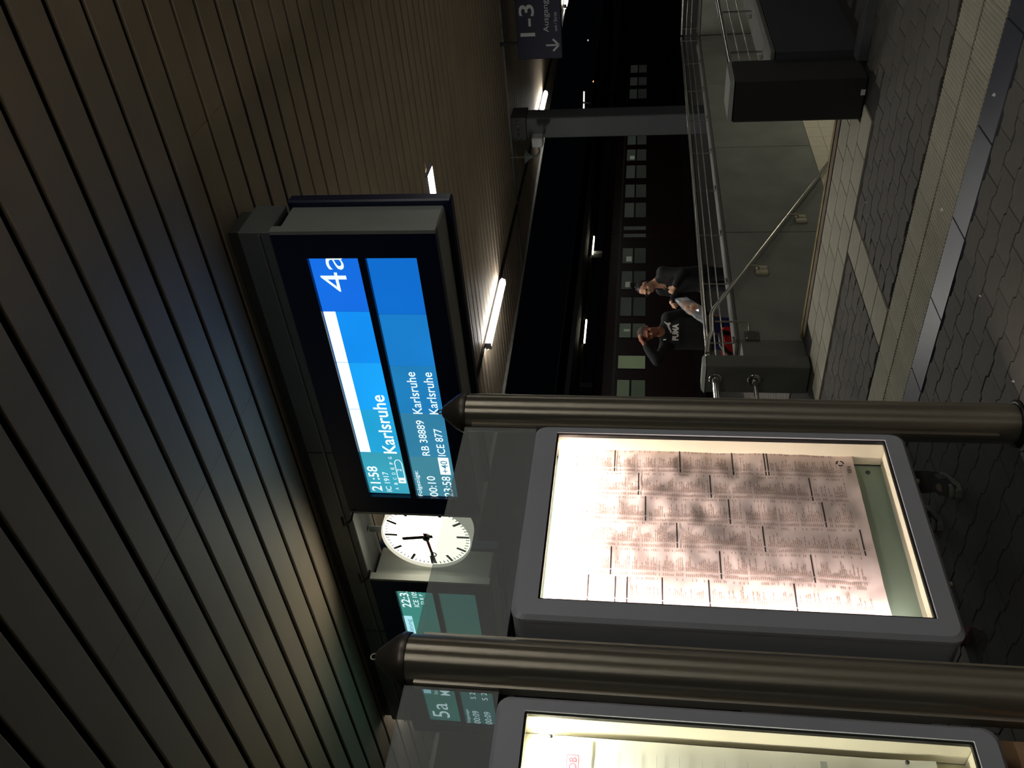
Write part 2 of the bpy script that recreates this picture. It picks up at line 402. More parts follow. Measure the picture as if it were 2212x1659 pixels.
# ------------------------------------------------------------------ EXIT SIGN
es = thing('exit_sign', (18.05,5.7,3.7), 'blue exit sign with white lettering hanging far down the platform', 'sign')
M_sblue = mat('sign_blue', srgb(24,30,62), .45, 0, .05, 2)
part(MB().bbox(18.0,18.14,4.62,6.395,3.22,4.12,.01), 'panel', M_sblue, es)
part(MB().box(18.04,18.10,6.06,6.12,4.11,4.5), 'hanger', M_black, es); part(MB().box(18.04,18.10,4.8,4.86,4.11,4.5), 'hanger', M_black, es)
M_sw = mat('sign_white', srgb(230,232,235), .6, var=.02)
part(text_mb('1-3', (17.995,5.93,3.76), *NX, .62, .31, .012), 'lettering', M_sw, es)
part(text_mb('Ausgang', (17.995,5.86,3.475), *NX, .62, .115, .0), 'lettering', M_sw, es)
part(text_mb('exit / Sortie', (17.995,5.85,3.305), *NX, .37, .065, 0, italic=.2), 'lettering', M_sw, es)
ar = MB()
def bar(mb, a, b, wd, x):
    a = Vector(a); b = Vector(b); d = (b-a).normalized(); n = Vector((-d.y, d.x))*wd/2
    mb.add([(x,*(a+n)),(x,*(a-n)),(x,*(b-n)),(x,*(b+n))], [(0,1,2,3)])
bar(ar, (6.12,3.545),(6.12,3.30),.035,17.994); bar(ar, (6.12,3.285),(6.24,3.405),.04,17.994); bar(ar, (6.12,3.285),(6.0,3.405),.04,17.994)
part(ar, 'arrow', M_sw, es)

# ------------------------------------------------------------------ TRAIN DISPLAYS
M_txt = emit('display_text', (.80,.97,1.0), 1.15)
M_hdr = emit('display_header', (.86,.97,1.0), 1.35)
KS = 5.131/5.12
def display(yr, yl, cells_u, cells_l, zc, label, dirs):
    """yr/yl: right and left end in Y; the display faces -X"""
    t = thing('train_display', (5.35,(yr+yl)/2,2.97), label, 'display', 'train displays under the cable duct')
    X0 = 5.10
    sr, sl = zc[0], zc[1]          # openings right/left
    fr = MB()
    fr.box(X0,X0+.07,yr,sr,2.975,4.16).box(X0,X0+.07,sl,yl,2.975,4.16).box(X0,X0+.07,sr,sl,3.935,4.16).box(X0,X0+.07,sr,sl,2.975,3.136).box(X0,X0+.04,sr,sl,3.508,3.562)
    part(fr, 'bezel', M_navy, t)
    part(MB().box(X0-.004,X0+.072,yr-.028,yr-.001,2.975,4.16), 'side_frame', M_case, t); part(MB().box(X0-.004,X0+.072,yl+.001,yl+.022,2.975,4.16), 'side_frame', M_case, t)
    part(MB().bbox(X0+.07,X0+.43,yr+.015,yl-.02,2.99,4.14,.012), 'case', M_case, t)
    part(MB().bbox(X0+.43,X0+.53,yr-.03,yl+.02,2.94,4.17,.012), 'rear_bezel', M_navy, t)
    for q in (yr+.2,yl-.5): part(MB().box(X0+.10,X0+.36,q,q+.3,4.14,4.165), 'hanger', M_beam, t)
    xs = X0+.034
    for k,(ya,yb,col) in enumerate(cells_u):
        part(MB().box(xs,xs+.01,(ya+.0045)*KS,(yb-.0045)*KS,1.6+1.966*KS,1.6+2.330*KS), 'screen', emit('screen_u_%s%d' % (dirs,k), srgb(*col), 1.0, .22, 1.6), t)
    for k,(ya,yb,col) in enumerate(cells_l):
        part(MB().box(xs,xs+.01,(ya+.0045)*KS,(yb-.0045)*KS,1.6+1.52*KS,1.6+1.912*KS), 'screen', emit('screen_l_%s%d' % (dirs,k), srgb(*col), 1.0, .18, 1.6), t)
    return t, xs-.003
du_ = [(3.16,3.637,(24,112,232)),(3.637,4.124,(22,148,250)),(4.124,4.611,(28,168,255)),(4.611,5.10,(38,168,222)),(5.10,5.60,(58,160,184))]  # cell tones carry the view-angle falloff and glare across the screen
dl_ = [(3.16,3.66,(18,112,212)),(3.66,4.15,(28,128,208)),(4.15,4.643,(34,128,190)),(4.643,5.136,(52,128,165)),(5.136,5.63,(66,132,152))]
TD, xs = display(2.965, 5.83, du_, dl_, (3.159,5.625), 'lit blue train display with 4a and Karlsruhe in white letters', 'a')
sc = 1.0
def T(t, s, y, z, w, h, wt=.004, name='lettering', m=M_txt, x=None):
    return part(text_mb(s, (x if x else xs, y*KS, 1.6+(z-1.6)*KS), *NX, w, h, wt), name, m, t)
T(TD,'21:58',5.567,3.815,.308,.095,.012); T(TD,'IC 1917',5.569,3.727,.245,.052); 
ab = MB()
for i,ch in enumerate('ABCDEFG'): text_mb(ch, (xs,5.554-.063*i,3.665), *NX, .026, .032, .006, mb=ab)
part(ab, 'lettering', M_txt, TD)
T(TD,'Karlsruhe',5.098,3.607,.655,.118,.014); T(TD,'Folgezüge:',5.613,3.457,.314,.038)
T(TD,'00:10',5.614,3.316,.255,.076,.006); T(TD,'RB 38889',5.111,3.319,.402,.069,.006); T(TD,'ICE 877',5.111,3.184,.312,.069,.006)
T(TD,'Karlsruhe',4.638,3.314,.437,.082,.006); T(TD,'Karlsruhe',4.639,3.180,.437,.080,.006); T(TD,'23:58',5.610,3.181,.252,.08,.006)
T(TD,'4a',3.452,3.683,.325,.205,-.004)
hd = MB()
for a,b in ((3.64,4.121),(4.127,4.608),(4.614,5.098)): hd.box(xs-.001,xs+.001,a,b,3.838,3.93)
part(hd,'header_bar',M_hdr,TD)
pt = MB().box(xs-.001,xs+.001,5.144,5.347,3.172,3.262); part(pt,'delay_box',M_hdr,TD)
part(text_mb('+40',(xs-.003,5.325,3.186),*NX,.15,.062,.006),'lettering',emit('delay_text',srgb(60,140,160),.9),TD)
tr = MB()
for a,b in (((5.404,3.588),(5.225,3.588)),((5.404,3.65),(5.215,3.65)),((5.225,3.588),(5.185,3.606)),((5.185,3.606),(5.185,3.63)),((5.185,3.63),(5.215,3.65))): bar(tr,a,b,.007,xs)
tr.box(xs-.001,xs,5.404,5.471,3.586,3.651); part(tr,'train_pictogram',M_txt,TD)
T(TD,'2',5.31,3.60,.028,.04); part(text_mb('1',(xs-.003,5.445,3.60),*NX,.012,.036,.004),'lettering',emit('pict_1',srgb(58,160,184),1),TD)
# the second display
eu_ = [(7.0,7.476,(66,138,128)),(7.476,8.0,(70,140,125)),(8.0,8.5,(66,135,122)),(8.5,8.95,(62,128,116)),(8.95,9.46,(56,122,112))]
el_ = [(7.0,7.476,(66,122,112)),(7.476,8.0,(68,124,110)),(8.0,8.5,(60,118,108)),(8.5,8.95,(56,112,106)),(8.95,9.48,(52,110,108))]
TE, _x = display(6.83, 9.68, eu_, el_, (6.99,9.52), 'dimmer green train display with 5a, left of the clock', 'b')
T(TE,'5a',9.385,3.688,.315,.21,.0); T(TE,'M',8.902,3.627,.098,.113,.008); T(TE,'Stuttgart',8.89,3.765,.24,.045)
T(TE,'00:09',9.465,3.335,.276,.08,.006); T(TE,'00:09',9.463,3.20,.269,.08,.006); T(TE,'S 2',8.935,3.335,.136,.066,.006); T(TE,'S 2',8.95,3.203,.165,.066,.006)
T(TE,'Folgezüge:',9.46,3.455,.3,.036)
T(TE,'22:35',7.274,3.82,.31,.093,.012); T(TE,'ICE 1091',7.258,3.733,.29,.055); T(TE,'D E F G',7.21,3.676,.24,.034)
hd = MB().box(xs-.001,xs+.001,7.44,8.0,3.845,3.93).box(xs-.001,xs+.001,8.004,8.9,3.845,3.93); part(hd,'header_bar',emit('header_b',(.45,.85,.95),.95),TE)
part(text_mb('Verspätung',(xs-.003,7.93,3.862),*NX,.44,.05,.0),'lettering',emit('header_text_b',srgb(90,150,155),.8),TE)

# ------------------------------------------------------------------ CLOCK
ck = thing('station_clock', (5.36,6.37,3.567), 'round white station clock with black hands between the two train displays', 'clock')
CX, CY, CZ, RR = 5.30, 6.37, 3.566, .437
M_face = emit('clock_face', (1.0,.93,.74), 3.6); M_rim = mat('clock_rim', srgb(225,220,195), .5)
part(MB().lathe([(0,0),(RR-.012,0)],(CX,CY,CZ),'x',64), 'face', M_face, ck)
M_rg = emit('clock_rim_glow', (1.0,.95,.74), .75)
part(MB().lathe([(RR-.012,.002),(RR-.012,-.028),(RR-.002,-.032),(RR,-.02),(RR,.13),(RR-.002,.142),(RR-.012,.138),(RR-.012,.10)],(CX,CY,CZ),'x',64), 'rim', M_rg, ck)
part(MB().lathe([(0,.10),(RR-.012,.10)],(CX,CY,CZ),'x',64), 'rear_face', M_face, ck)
part(MB().tube([(5.36,6.37,3.99),(5.36,6.37,4.14)],.03,12), 'hanger', M_beam, ck)
def rbar(mb, ang, r0, r1, wd, x):
    # ang clockwise from 12 seen from -X (right is -Y)
    s_, c_ = math.sin(ang), math.cos(ang); d = Vector((-s_, c_)); n = Vector((c_, s_))*wd/2
    a = Vector((CY,CZ))+d*r0; b = Vector((CY,CZ))+d*r1
    mb.add([(x,*(a+n)),(x,*(a-n)),(x,*(b-n)),(x,*(b+n))], [(0,1,2,3)])
tk = MB()
for i in range(60):
    if i % 5: rbar(tk, i*math.pi/30, .378, .412, .010, CX-.003)
    else: rbar(tk, i*math.pi/30, .315 if i % 15 else .29, .414, .028, CX-.003)
part(tk, 'minute_marks', M_black, ck)
def hand(name, ang, r0, r1, wd, x, m):
    mb = MB(); rbar(mb, ang, r0, r1, wd, x); rbar(mb, ang, r0, r1, wd, x-.006); part(mb, name, m, ck)
hand('hour_hand', math.radians(-9), -.06, .245, .036, CX-.012, M_black)
hand('minute_hand', math.radians(44*6), -.06, .375, .026, CX-.022, M_black)
M_red = mat('signal_red', srgb(150,30,28), .5)
hand('second_hand', math.radians(43.3*6), -.08, .21, .012, CX-.034, M_red)
sa = math.radians(43.3*6); sy = CY-math.sin(sa)*.235; sz = CZ+math.cos(sa)*.235
part(MB().tube([(CX-.036, sy+.026*math.cos(a), sz+.026*math.sin(a)) for a in [i*math.pi/12 for i in range(25)]],.006,6,False), 'second_ring', M_black, ck)
part(MB().lathe([(0,-.04),(.034,-.04),(.034,0)],(CX,CY,CZ),'x',24), 'hub', M_black, ck)

# ------------------------------------------------------------------ DISPLAY CASE POSTS
PYc, PR = 2.671, .088
def post(x, label):
    t = thing('steel_post', (x,PYc,0), label, 'post', 'round steel posts of the display cases')
    prof = [(0,.02),(PR+.03,.02),(PR+.03,.0)]
    MB().lathe([(PR*.95,.012),(PR,.05),(PR,2.375)],seg=48).build('shaft', M_steel, t)
    MB().lathe([(PR+.004,2.375),(PR+.006,2.39),(PR+.004,2.40),(PR*.9,2.425),(.028,2.49),(.018,2.496),(0,2.497)],seg=48).build('cap', mat('cap_metal', srgb(92,86,78), .4, .7), t)
    MB().tube([(.012*math.cos(a),0,2.505+.012*math.sin(a)) for a in [i*math.pi/6 for i in range(13)]],.0035,6,False).build('eyelet', M_steel, t)
    MB().lathe([(0,0),(PR+.015,0),(PR+.015,.01),(PR,.012)],seg=32).build('base_flange', M_black, t)
    # clamp profiles for the glass
    for s_ in (-1,1): MB().box(*sorted((s_*(PR-.005), s_*(PR+.012))),-.02,.02,.10,2.34).build('glazing_bead', M_steel, t)
    return t
post(2.965, 'right hand steel post with a conical cap at the right of the timetable case')
post(1.665, 'thick steel post with a conical cap between the two display cases')
post(.365, 'left end steel post beyond the edge of the frame')
GL = glass('dusty_bloom_glass', (.80,.86,.86), .30, .07, (.62,.62,.60))  # grey diffuse share holds dust and the lens bloom around the lit case
GF = glass('case_glass', (.97,.98,.97), .012, .04)
def pane(x0, x1, z0, z1, label):
    p = MB().box(x0,x1,2.667,2.675,z0,z1).build('glass_pane', GL); return tag(p, label, 'glass pane', 'glass panes above the display cases')
pane(1.77,2.862,2.045,2.373,'dusty glass pane with painted bloom above the lit timetable case between the two posts')
GD = glass('tinted_glass', (.50,.54,.54), .02, .05)
tag(MB().box(1.77,2.862,2.667,2.675,.045,.495).build('glass_pane', GD),'dark tinted glass pane below the timetable case, shoes dimly seen behind it','glass pane')
pane(.47,1.562,2.045,2.373,'dusty glass pane with painted bloom above the left case at the frame corner')

# ------------------------------------------------------------------ DISPLAY CASES
M_in = mat('case_inner_cream', srgb(205,198,176), .6, 0, .04)
M_board = mat('case_back_board', srgb(120,138,124), .75, 0, .08, 2)
def rounded(x0,x1,z0,z1,r,n=5):
    p = []
    for cx_,cz_,a0 in ((x1-r,z0+r,-90),(x1-r,z1-r,0),(x0+r,z1-r,90),(x0+r,z0+r,180)):
        for i in range(n+1):
            a = math.radians(a0+90*i/n); p.append((cx_+r*math.cos(a), cz_+r*math.sin(a)))
    return p
def case(xo0, xo1, xi0, xi1, label, backm):
    zo0,zo1,zi0,zi1 = .505,2.035,.584,1.942
    t = thing('display_case', ((xo0+xo1)/2,2.67,zo0), label, 'display case', 'lit display cases between the posts')
    YF, YB = 2.60, 2.79
    def prism_ring(out, inn, y0, y1, bev=0.0):
        mb = MB(); n = len(out)
        cx = sum(p[0] for p in out)/n; cz = sum(p[1] for p in out)/n
        def sh(p,d): return (p[0]-math.copysign(d,p[0]-cx), p[1]-math.copysign(d,p[1]-cz))
        rings = [[(p[0],y1,p[1]) for p in out],[(p[0],y0+bev,p[1]) for p in out],[(*[sh(p,bev)[0]],y0,sh(p,bev)[1]) for p in out],[(p[0],y0,p[1]) for p in inn],[(p[0],y1,p[1]) for p in inn]]
        v = sum(rings,[]); f = []
        for k in range(5):
            for i in range(n): f.append((k*n+i,k*n+(i+1)%n,((k+1)%5)*n+(i+1)%n,((k+1)%5)*n+i))
        return mb.add(v,f)
    out = rounded(xo0,xo1,zo0,zo1,.045); inn = rounded(xi0,xi1,zi0,zi1,.004)
    part(prism_ring(out,inn,YF,YF+.03,.014), 'door_frame', M_frame, t)
    gi = rounded(xi0+.008,xi1-.008,zi0+.008,zi1-.008,.004)
    part(prism_ring(inn,gi,YF+.006,YF+.022), 'gasket', M_black, t)
    body = MB(); o2 = rounded(xo0+.004,xo1-.004,zo0+.004,zo1-.004,.04)
    n = len(o2); body.add([(p[0],YF+.034,p[1]) for p in o2]+[(p[0],YB,p[1]) for p in o2],[(i,(i+1)%n,n+(i+1)%n,n+i) for i in range(n)]+[tuple(range(n,2*n))])
    part(body, 'housing', M_frame, t)
    part(MB().box(xo0+.05,xo1-.05,YB-.04,YB-.03,zo0+.05,zo1-.05), 'back_board', backm, t)
    # inner side walls
    part(MB().box(xi0-.012,xi0-.004,YF+.03,YB-.04,zi0-.02,zi1+.06).box(xi1+.004,xi1+.012,YF+.03,YB-.04,zi0-.02,zi1+.06).box(xi0,xi1,YF+.03,YB-.04,zi0-.02,zi0-.008).box(xi0,xi1,YF+.03,YB-.04,zi1+.055,zi1+.062), 'inner_lining', M_in, t)
    part(MB().box(xi0+.006,xi1-.006,YF+.012,YF+.016,zi0+.006,zi1-.006), 'glass_pane', GF, t)
    part(MB().tube([(xi0+.03,YF+.055,zi1+.045),(xi1-.03,YF+.055,zi1+.045)],.008,10), 'tube', emit('case_tube',(1,.9,.78),6), t)
    part(MB().lathe([(0,-.006),(.009,-.006),(.009,0)],(xi1-.045,YB-.04,zi0+.05),'y',12), 'screw', M_black, t)
    for a in (xo0+.25, xo1-.25): part(MB().lathe([(0,-.012),(.012,-.01),(.012,0)],(a,YF+.03,zo0-.003),'z',12), 'lock', M_steel, t)
    return t
ca = case(1.815,2.815,1.896,2.770,'lit display case holding the crumpled timetable sheet', M_board)
cb = case(.50,1.515,.58,1.463,'lit display case at the frame corner holding the white notice with a red logo', mat('case_back_cream', srgb(190,188,160), .7, 0, .05))
def case_light(x0, x1, col, p, tilt):
    ld = bpy.data.lights.new('case_lamp', 'AREA'); ld.shape = 'RECTANGLE'; ld.size = x1-x0-.06; ld.size_y = .03; ld.energy = p; ld.color = col; ld.spread = math.radians(100)
    o = bpy.data.objects.new('case_lamp', ld); C.objects.link(o); o.location = ((x0+x1)/2, 2.652, 1.972); o.rotation_euler = (math.radians(tilt),0,0)
    return o
def side_fill(x, col, p, t_):  # unseen area light added to brighten the lower part of the sheet
    ld = bpy.data.lights.new('added_side_fill', 'AREA'); ld.shape = 'RECTANGLE'; ld.size = 1.25; ld.size_y = .02; ld.energy = p; ld.color = col; ld.spread = math.radians(110)
    o = bpy.data.objects.new('added_side_fill', ld); C.objects.link(o)
    d = Vector((.92,.39,0)).normalized(); X = Vector((0,0,1)); Zv = -d; Yv = Zv.cross(X)
    o.matrix_world = Matrix(((X.x,Yv.x,Zv.x,x-t_.location.x),(X.y,Yv.y,Zv.y,2.66-t_.location.y),(X.z,Yv.z,Zv.z,1.27-t_.location.z),(0,0,0,1))); o.parent = t_
side_fill(1.898,(1,.84,.78),SIDE_FILL,ca); side_fill(.582,(1,.97,.84),SIDE_FILL*.8,cb)
for (a,b,col,t_,k_) in ((1.896,2.770,(1,.84,.75),ca,1.0),(.58,1.463,(1,.96,.80),cb,1.0)):
    o = case_light(a,b,col,CASE_W*k_,27); o.parent = t_; o.location = Vector(o.location)-t_.location

# timetable sheet
M_paper = mat('pinkish_paper', srgb(228,208,204), .85, 0, .03, 3)
def paper_y(x, z, s=.46):
    u_, v_ = x*9, z*7
    return s*(.0030*math.sin(u_*2.1+1.3*math.sin(v_*1.1))+.0035*math.sin(v_*1.9+u_*1.2+.8*math.sin(u_*1.7))+.0022*math.sin(3.3*u_-2.9*v_+2*math.sin(v_)) + .0016*math.sin(5.1*v_+2.2*u_)+.0022*math.sin(9*v_+4*u_+2*math.sin(3*u_)))
sh = thing('timetable_sheet', (2.4,2.70,.70), 'crumpled pinkish timetable sheet with six columns of print', 'timetable')
PX0, PX1, PZ0, PZ1 = 1.905, 2.81, .698, 1.935
nx_, nz_ = 60, 84
v = []; f = []
for j in range(nz_+1):
    for i in range(nx_+1):
        x = PX0+(PX1-PX0)*i/nx_; z = PZ0+(PZ1-PZ0)*j/nz_; v.append((x, 2.703+paper_y(x,z), z))
for j in range(nz_):
    for i in range(nx_): a = j*(nx_+1)+i; f.append((a,a+1,a+nx_+2,a+nx_+1))
part(MB().add(v,f,True), 'paper', M_paper, sh)
M_ink = mat('ink', srgb(48,36,34), .8, var=.02); M_ink2 = mat('faded_ink', srgb(172,146,136), .85, var=.05)
def pq(mb, x0, x1, z0, z1, off=.0016):
    n = max(1,int((x1-x0)/.02)); n = min(n,8)
    for i in range(n):
        a = x0+(x1-x0)*i/n; b = x0+(x1-x0)*(i+1)/n
        mb.add([(a,2.703+paper_y(a,z0)-off,z0),(b,2.703+paper_y(b,z0)-off,z0),(b,2.703+paper_y(b,z1)-off,z1),(a,2.703+paper_y(a,z1)-off,z1)],[(0,1,2,3)])
colx = [(2.644,2.775),(2.509,2.638),(2.373,2.503),(2.238,2.367),(2.100,2.231),(1.962,2.093)]
bars_z = [[1.688,1.411,1.191,1.059,1.047],[1.585,1.290,.889],[1.556,1.223,.857],[1.433,1.101,.735],[1.687,1.274,.937],[1.769,1.667,1.623,1.493,1.322,1.015]]
hb = MB(); tx = MB()
rnd = random.Random(3)
for (a,b), bz in zip(colx, bars_z):
    for z in bz: pq(hb, a, a+.024, z, z+.0058, .002); pq(hb, a+.028, b, z, z+.0058, .002)
    z = 1.90
    while z > .755:
        if all(abs(z-q) > .011 for q in bz) and rnd.random() > .06:
            x = a+.002
            pq(tx, x, x+rnd.choice((.010,.014)), z, z+.0036); x += .024
            L = rnd.uniform(.03,.095)
            while x < a+L:
                l_ = rnd.uniform(.008,.024); pq(tx, x, min(x+l_,b), z, z+.0036); x += l_+.004
            if rnd.random() < .5: pq(tx, b-.012, b-.002, z, z+.0036)
        z -= .0072
part(hb,'header_bars',M_ink,sh); tx = part(tx,'print_lines',M_ink2,sh); tx['kind'] = 'stuff'
part(text_mb('VRN',(2.665,2.696,.716),*NY,.04,.018,.02),'lettering',M_ink,sh)
lg = MB()
for a0 in (20,140,260):
    pts = [(2.722+r_*math.cos(math.radians(a0+a)),2.696,.756+r_*math.sin(math.radians(a0+a))) for r_ in (.010,.017) for a in (0,30,60,90)]
    lg.add(pts,[(0,1,5,4),(1,2,6,5),(2,3,7,6)])
part(lg,'emblem',M_ink,sh)
# left notice
nt_ = thing('wall_notice', (1.1,2.70,.70), 'white notice with red logo in the left display case', 'notice')
M_np = mat('white_paper', srgb(238,238,226), .8, var=.02)
v = []; f = []
for j in range(41):
    for i in range(31):
        x = .62+(1.445-.62)*i/30; z = .675+(1.90-.675)*j/40; bulge = .02*max(0,(z-.675)<.25)*((.25-(z-.675))/.25)**2*max(0,(x-1.2)/.245) if z < .925 else 0
        v.append((x, 2.712+.25*paper_y(x,z)-bulge*.5, z))
for j in range(40):
    for i in range(30): a = j*31+i; f.append((a,a+1,a+32,a+31))
part(MB().add(v,f,True),'paper',M_np,nt_)
M_dbr = mat('logo_red', srgb(214,70,84), .7, var=.02)
lo = MB(); R_ = rounded(1.325,1.383,1.764,1.805,.006); Ri = rounded(1.3285,1.3795,1.7675,1.8015,.004); n = len(R_)
lo.add([(p[0],2.708,p[1]) for p in R_]+[(p[0],2.708,p[1]) for p in Ri],[(i,(i+1)%n,n+(i+1)%n,n+i) for i in range(n)])
text_mb('DB',(1.334,2.709,1.772),*NY,.040,.025,.03,mb=lo); part(lo,'logo',M_dbr,nt_)
gb = MB().box(1.30,1.43,2.707,2.7075,1.735,1.748); 
for q in range(12): gb.box(.70,1.40,2.7075,2.708,1.66-.07*q,1.661-.07*q)
gb.box(1.30,1.42,2.706,2.7065,1.00,1.02); part(gb,'rulings',mat('pale_grey_ink', srgb(190,192,186), .8),nt_)
for (x,z) in ((1.435,1.86),(1.435,.76)): part(MB().lathe([(0,-.008),(.006,-.006),(.006,0)],(x,2.705,z),'y',12),'pin',M_black,nt_)
# tan board under the left case
tb = MB()
n = 16; v = []; f = []
for j in range(n+1):
    for i in range(n+1):
        x = .50+1.03*i/n; z = .03+.455*j/n; v.append((x,2.70+.004*math.sin(9*x+3*z)+.003*math.sin(14*z+5*x),z))
for j in range(n):
    for i in range(n): a = j*(n+1)+i; f.append((a,a+1,a+n+2,a+n+1))
nv = len(v); v += [(a,b+.02,c) for a,b,c in v]; f += [tuple(q+nv for q in reversed(x)) for x in f[:n*n]]
tb.add(v,f,True)
tag(tb.build('tan_board', mat('tan_board_surface', srgb(170,134,100), .8, 0, .15, 6, .2, 30)), 'tan board with faint creases below the left display case', 'board')

# ------------------------------------------------------------------ STAIRWELL
FW = 5.40
wl = MB()
xs_ = [7.15, 9.257, 11.54, 13.82, 16.1, 16.4]
wl.box(7.24,16.32,FW+.03,5.59,-3.4,.60)
WL = struct(wl,'wall_left',M_concd,'concrete core of the left stairwell wall')
for a,b in zip(xs_[:-1],xs_[1:]):
    MB().bbox(a+.006,b-.006,FW,5.60,-.67,.60,.006).build('concrete_panel', M_conc, WL)
MB().bbox(7.15,16.4,FW-.01,5.61,.605,.64,.006).build('coping', mat('coping_concrete', srgb(104,104,98), .8, 0, .12, 5, .2), WL)
tl = MB().box(.002,.298,0,.012,.002,.198).mesh('wall_tile'); tl.materials.append(M_tile)
for r_ in range(8):
    for k_ in range(26): link('wall_tile', tl, None, WL, (8.2+.3*k_, FW-.004, -.87-.2*r_))
wr = MB().box(7.0,16.32,2.46,2.72,-3.4,.60); WR = struct(wr,'wall_right',M_concd,'right stairwell wall')
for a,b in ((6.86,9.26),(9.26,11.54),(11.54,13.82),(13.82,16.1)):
    MB().bbox(a+.006,b-.006,2.45,2.73,-.67,.60,.006).build('concrete_panel', mat('shaded_grey_panel', srgb(58,60,64), .75, 0, .1, 2, .1), WR)  # panel grey darkened to hold the shade of the outer face
MB().bbox(6.86,16.3,2.44,2.76,.605,.64,.006).build('coping', MATS['coping_concrete'], WR)
wb = MB().box(16.1,16.32,2.46,5.7,-3.4,.60); WB = struct(wb,'wall_back',M_concd,'end wall of the stairwell')
MB().bbox(16.05,16.1,2.74,4.06,-.67,.60,.006).build('concrete_panel', M_conc, WB); MB().bbox(16.05,16.1,4.07,5.39,-.67,.60,.006).build('concrete_panel', M_conc, WB)
MB().bbox(16.03,16.36,2.46,5.7,.605,.64,.006).build('coping', MATS['coping_concrete'], WB)
st = thing('staircase', (7.25,4.1,0), 'concrete staircase descending from the yellow edge of the platform', 'staircase')
for k_ in range(17): part(MB().bbox(7.24+.4*k_*1.0,7.24+.4*(k_+1),2.74,5.38,-3.3,-.16-.16*k_,.005), 'step', M_conc, st)

wlp = thing('underpass_lamp', (12.5,2.8,-1.5), 'lamp on the lower stairwell wall below the right coping, out of sight', 'lamp')
part(MB().bbox(11.6,13.4,2.74,2.80,-1.60,-1.44,.01), 'housing', M_frame, wlp); part(MB().box(11.65,13.35,2.80,2.83,-1.58,-1.46), 'diffuser', emit('underpass_tube',(1,.93,.74),16), wlp)
# pillars
def pillar(x0,x1,y0,y1,h,label):
    t = thing('concrete_pillar', ((x0+x1)/2,(y0+y1)/2,0), label, 'pillar', 'stair head pillars')
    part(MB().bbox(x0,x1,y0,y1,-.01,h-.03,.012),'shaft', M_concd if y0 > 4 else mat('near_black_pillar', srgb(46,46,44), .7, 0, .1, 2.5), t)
    part(MB().add([(x0-.004,y0-.004,h-.03),(x1+.004,y0-.004,h-.03),(x1+.004,y1+.004,h-.03),(x0-.004,y1+.004,h-.03),(x0+.02,y0+.02,h),(x1-.02,y0+.02,h),(x1-.02,y1-.02,h),(x0+.02,y1-.02,h)],[(4,5,6,7),(0,1,5,4),(1,2,6,5),(2,3,7,6),(3,0,4,7)]),'cap', M_conc, t)
    return t
pillar(6.46,6.86,2.505,2.83,.96,'dark square pillar at the right of the stair head')
pillar(6.625,6.805,5.312,5.645,.985,'grey pillar with two guard pipes at the left of the stair head')
tag(MB().box(6.452,6.458,2.60,2.64,.0,.03).build('paper_scrap', M_white), 'white paper scrap against the foot of the dark pillar', 'litter', 'litter on the paving')
MB().box(6.90,7.15,5.40,5.60,-.1,.58).build('wall_stub', M_concd, WL)

# guard pipes
gp = thing('guard_rail', (5.3,5.46,0), 'two polished guard pipes running left from the grey pillar', 'railing')
for z, nm in ((.86,'top_pipe'),(.50,'lower_pipe')):
    part(MB().tube([(6.62,5.46,z),(4.3,5.46,z)],.034 if z > .6 else .022,16), nm, M_rail, gp)
    part(MB().lathe([(.03,-.02),(.06,-.02),(.065,-.012),(.065,0)],(6.62,5.46,z),'x',20), 'flange', M_rail, gp)
part(MB().tube([(4.3,5.46,0),(4.3,5.46,.86)],.034,16),'pipe_post',M_rail,gp)

# railings on the walls
def railing(name, P0, P1, posts, label, inward, bases=True):
    """P0->P1 along the coping; posts = distances along"""
    P0 = Vector(P0); P1 = Vector(P1); L = (P1-P0).length; d = (P1-P0)/L
    t = thing('railing', tuple(P0), label, 'railing', 'steel railings around the stairwell')
    n = Vector(inward)
    for z, r_, nm in ((.915,.021,'top_rail'),(.835,.007,'thin_rail'),(.755,.007,'thin_rail')):
        part(MB().tube([P0+Vector((0,0,z)), P1+Vector((0,0,z))], r_, 12), nm, M_rail, t)
    for s_ in posts:
        p = P0+d*s_
        part(MB().tube([p+Vector((0,0,.60)), p+Vector((0,0,.915))], .009, 8), 'baluster', M_rail, t)
        q = p+n*.045
        pl = MB(); a = q-d*.05; 
        pl.add([Vector((a.x,a.y,.58)),Vector((a.x,a.y,.66)),Vector((a.x+d.x*.10,a.y+d.y*.10,.66)),Vector((a.x+d.x*.10,a.y+d.y*.10,.58))],[(0,1,2,3)])
        part(pl,'fixing_plate',M_rail,t)
        for e_ in (-.03,.03): 
            c_ = q+d*e_+n*.004; part(MB().tube([Vector((c_.x,c_.y,.645)),Vector((c_.x,c_.y,.665))],.008,8),'bolt',M_rail,t)
    return t
RY = 5.46
railing('railing',(6.84,RY,0),(16.18,RY,0),[.34,1.41,2.45,3.57,4.66,5.75,6.86,8.04,9.15],'long steel railing on the left stairwell wall with the couple behind it',(0,-1,0))
railing('railing',(16.2,5.42,0),(16.2,2.7,0),[.1,1.2,2.5],'steel railing across the far end of the stairwell',(-1,0,0))
railing('railing',(6.9,2.60,0),(16.2,2.60,0),[.4,1.42,2.6,3.7,4.8,5.9,7.0,8.1,9.2],'steel railing on the right stairwell wall above the dark pillar',(0,1,0))
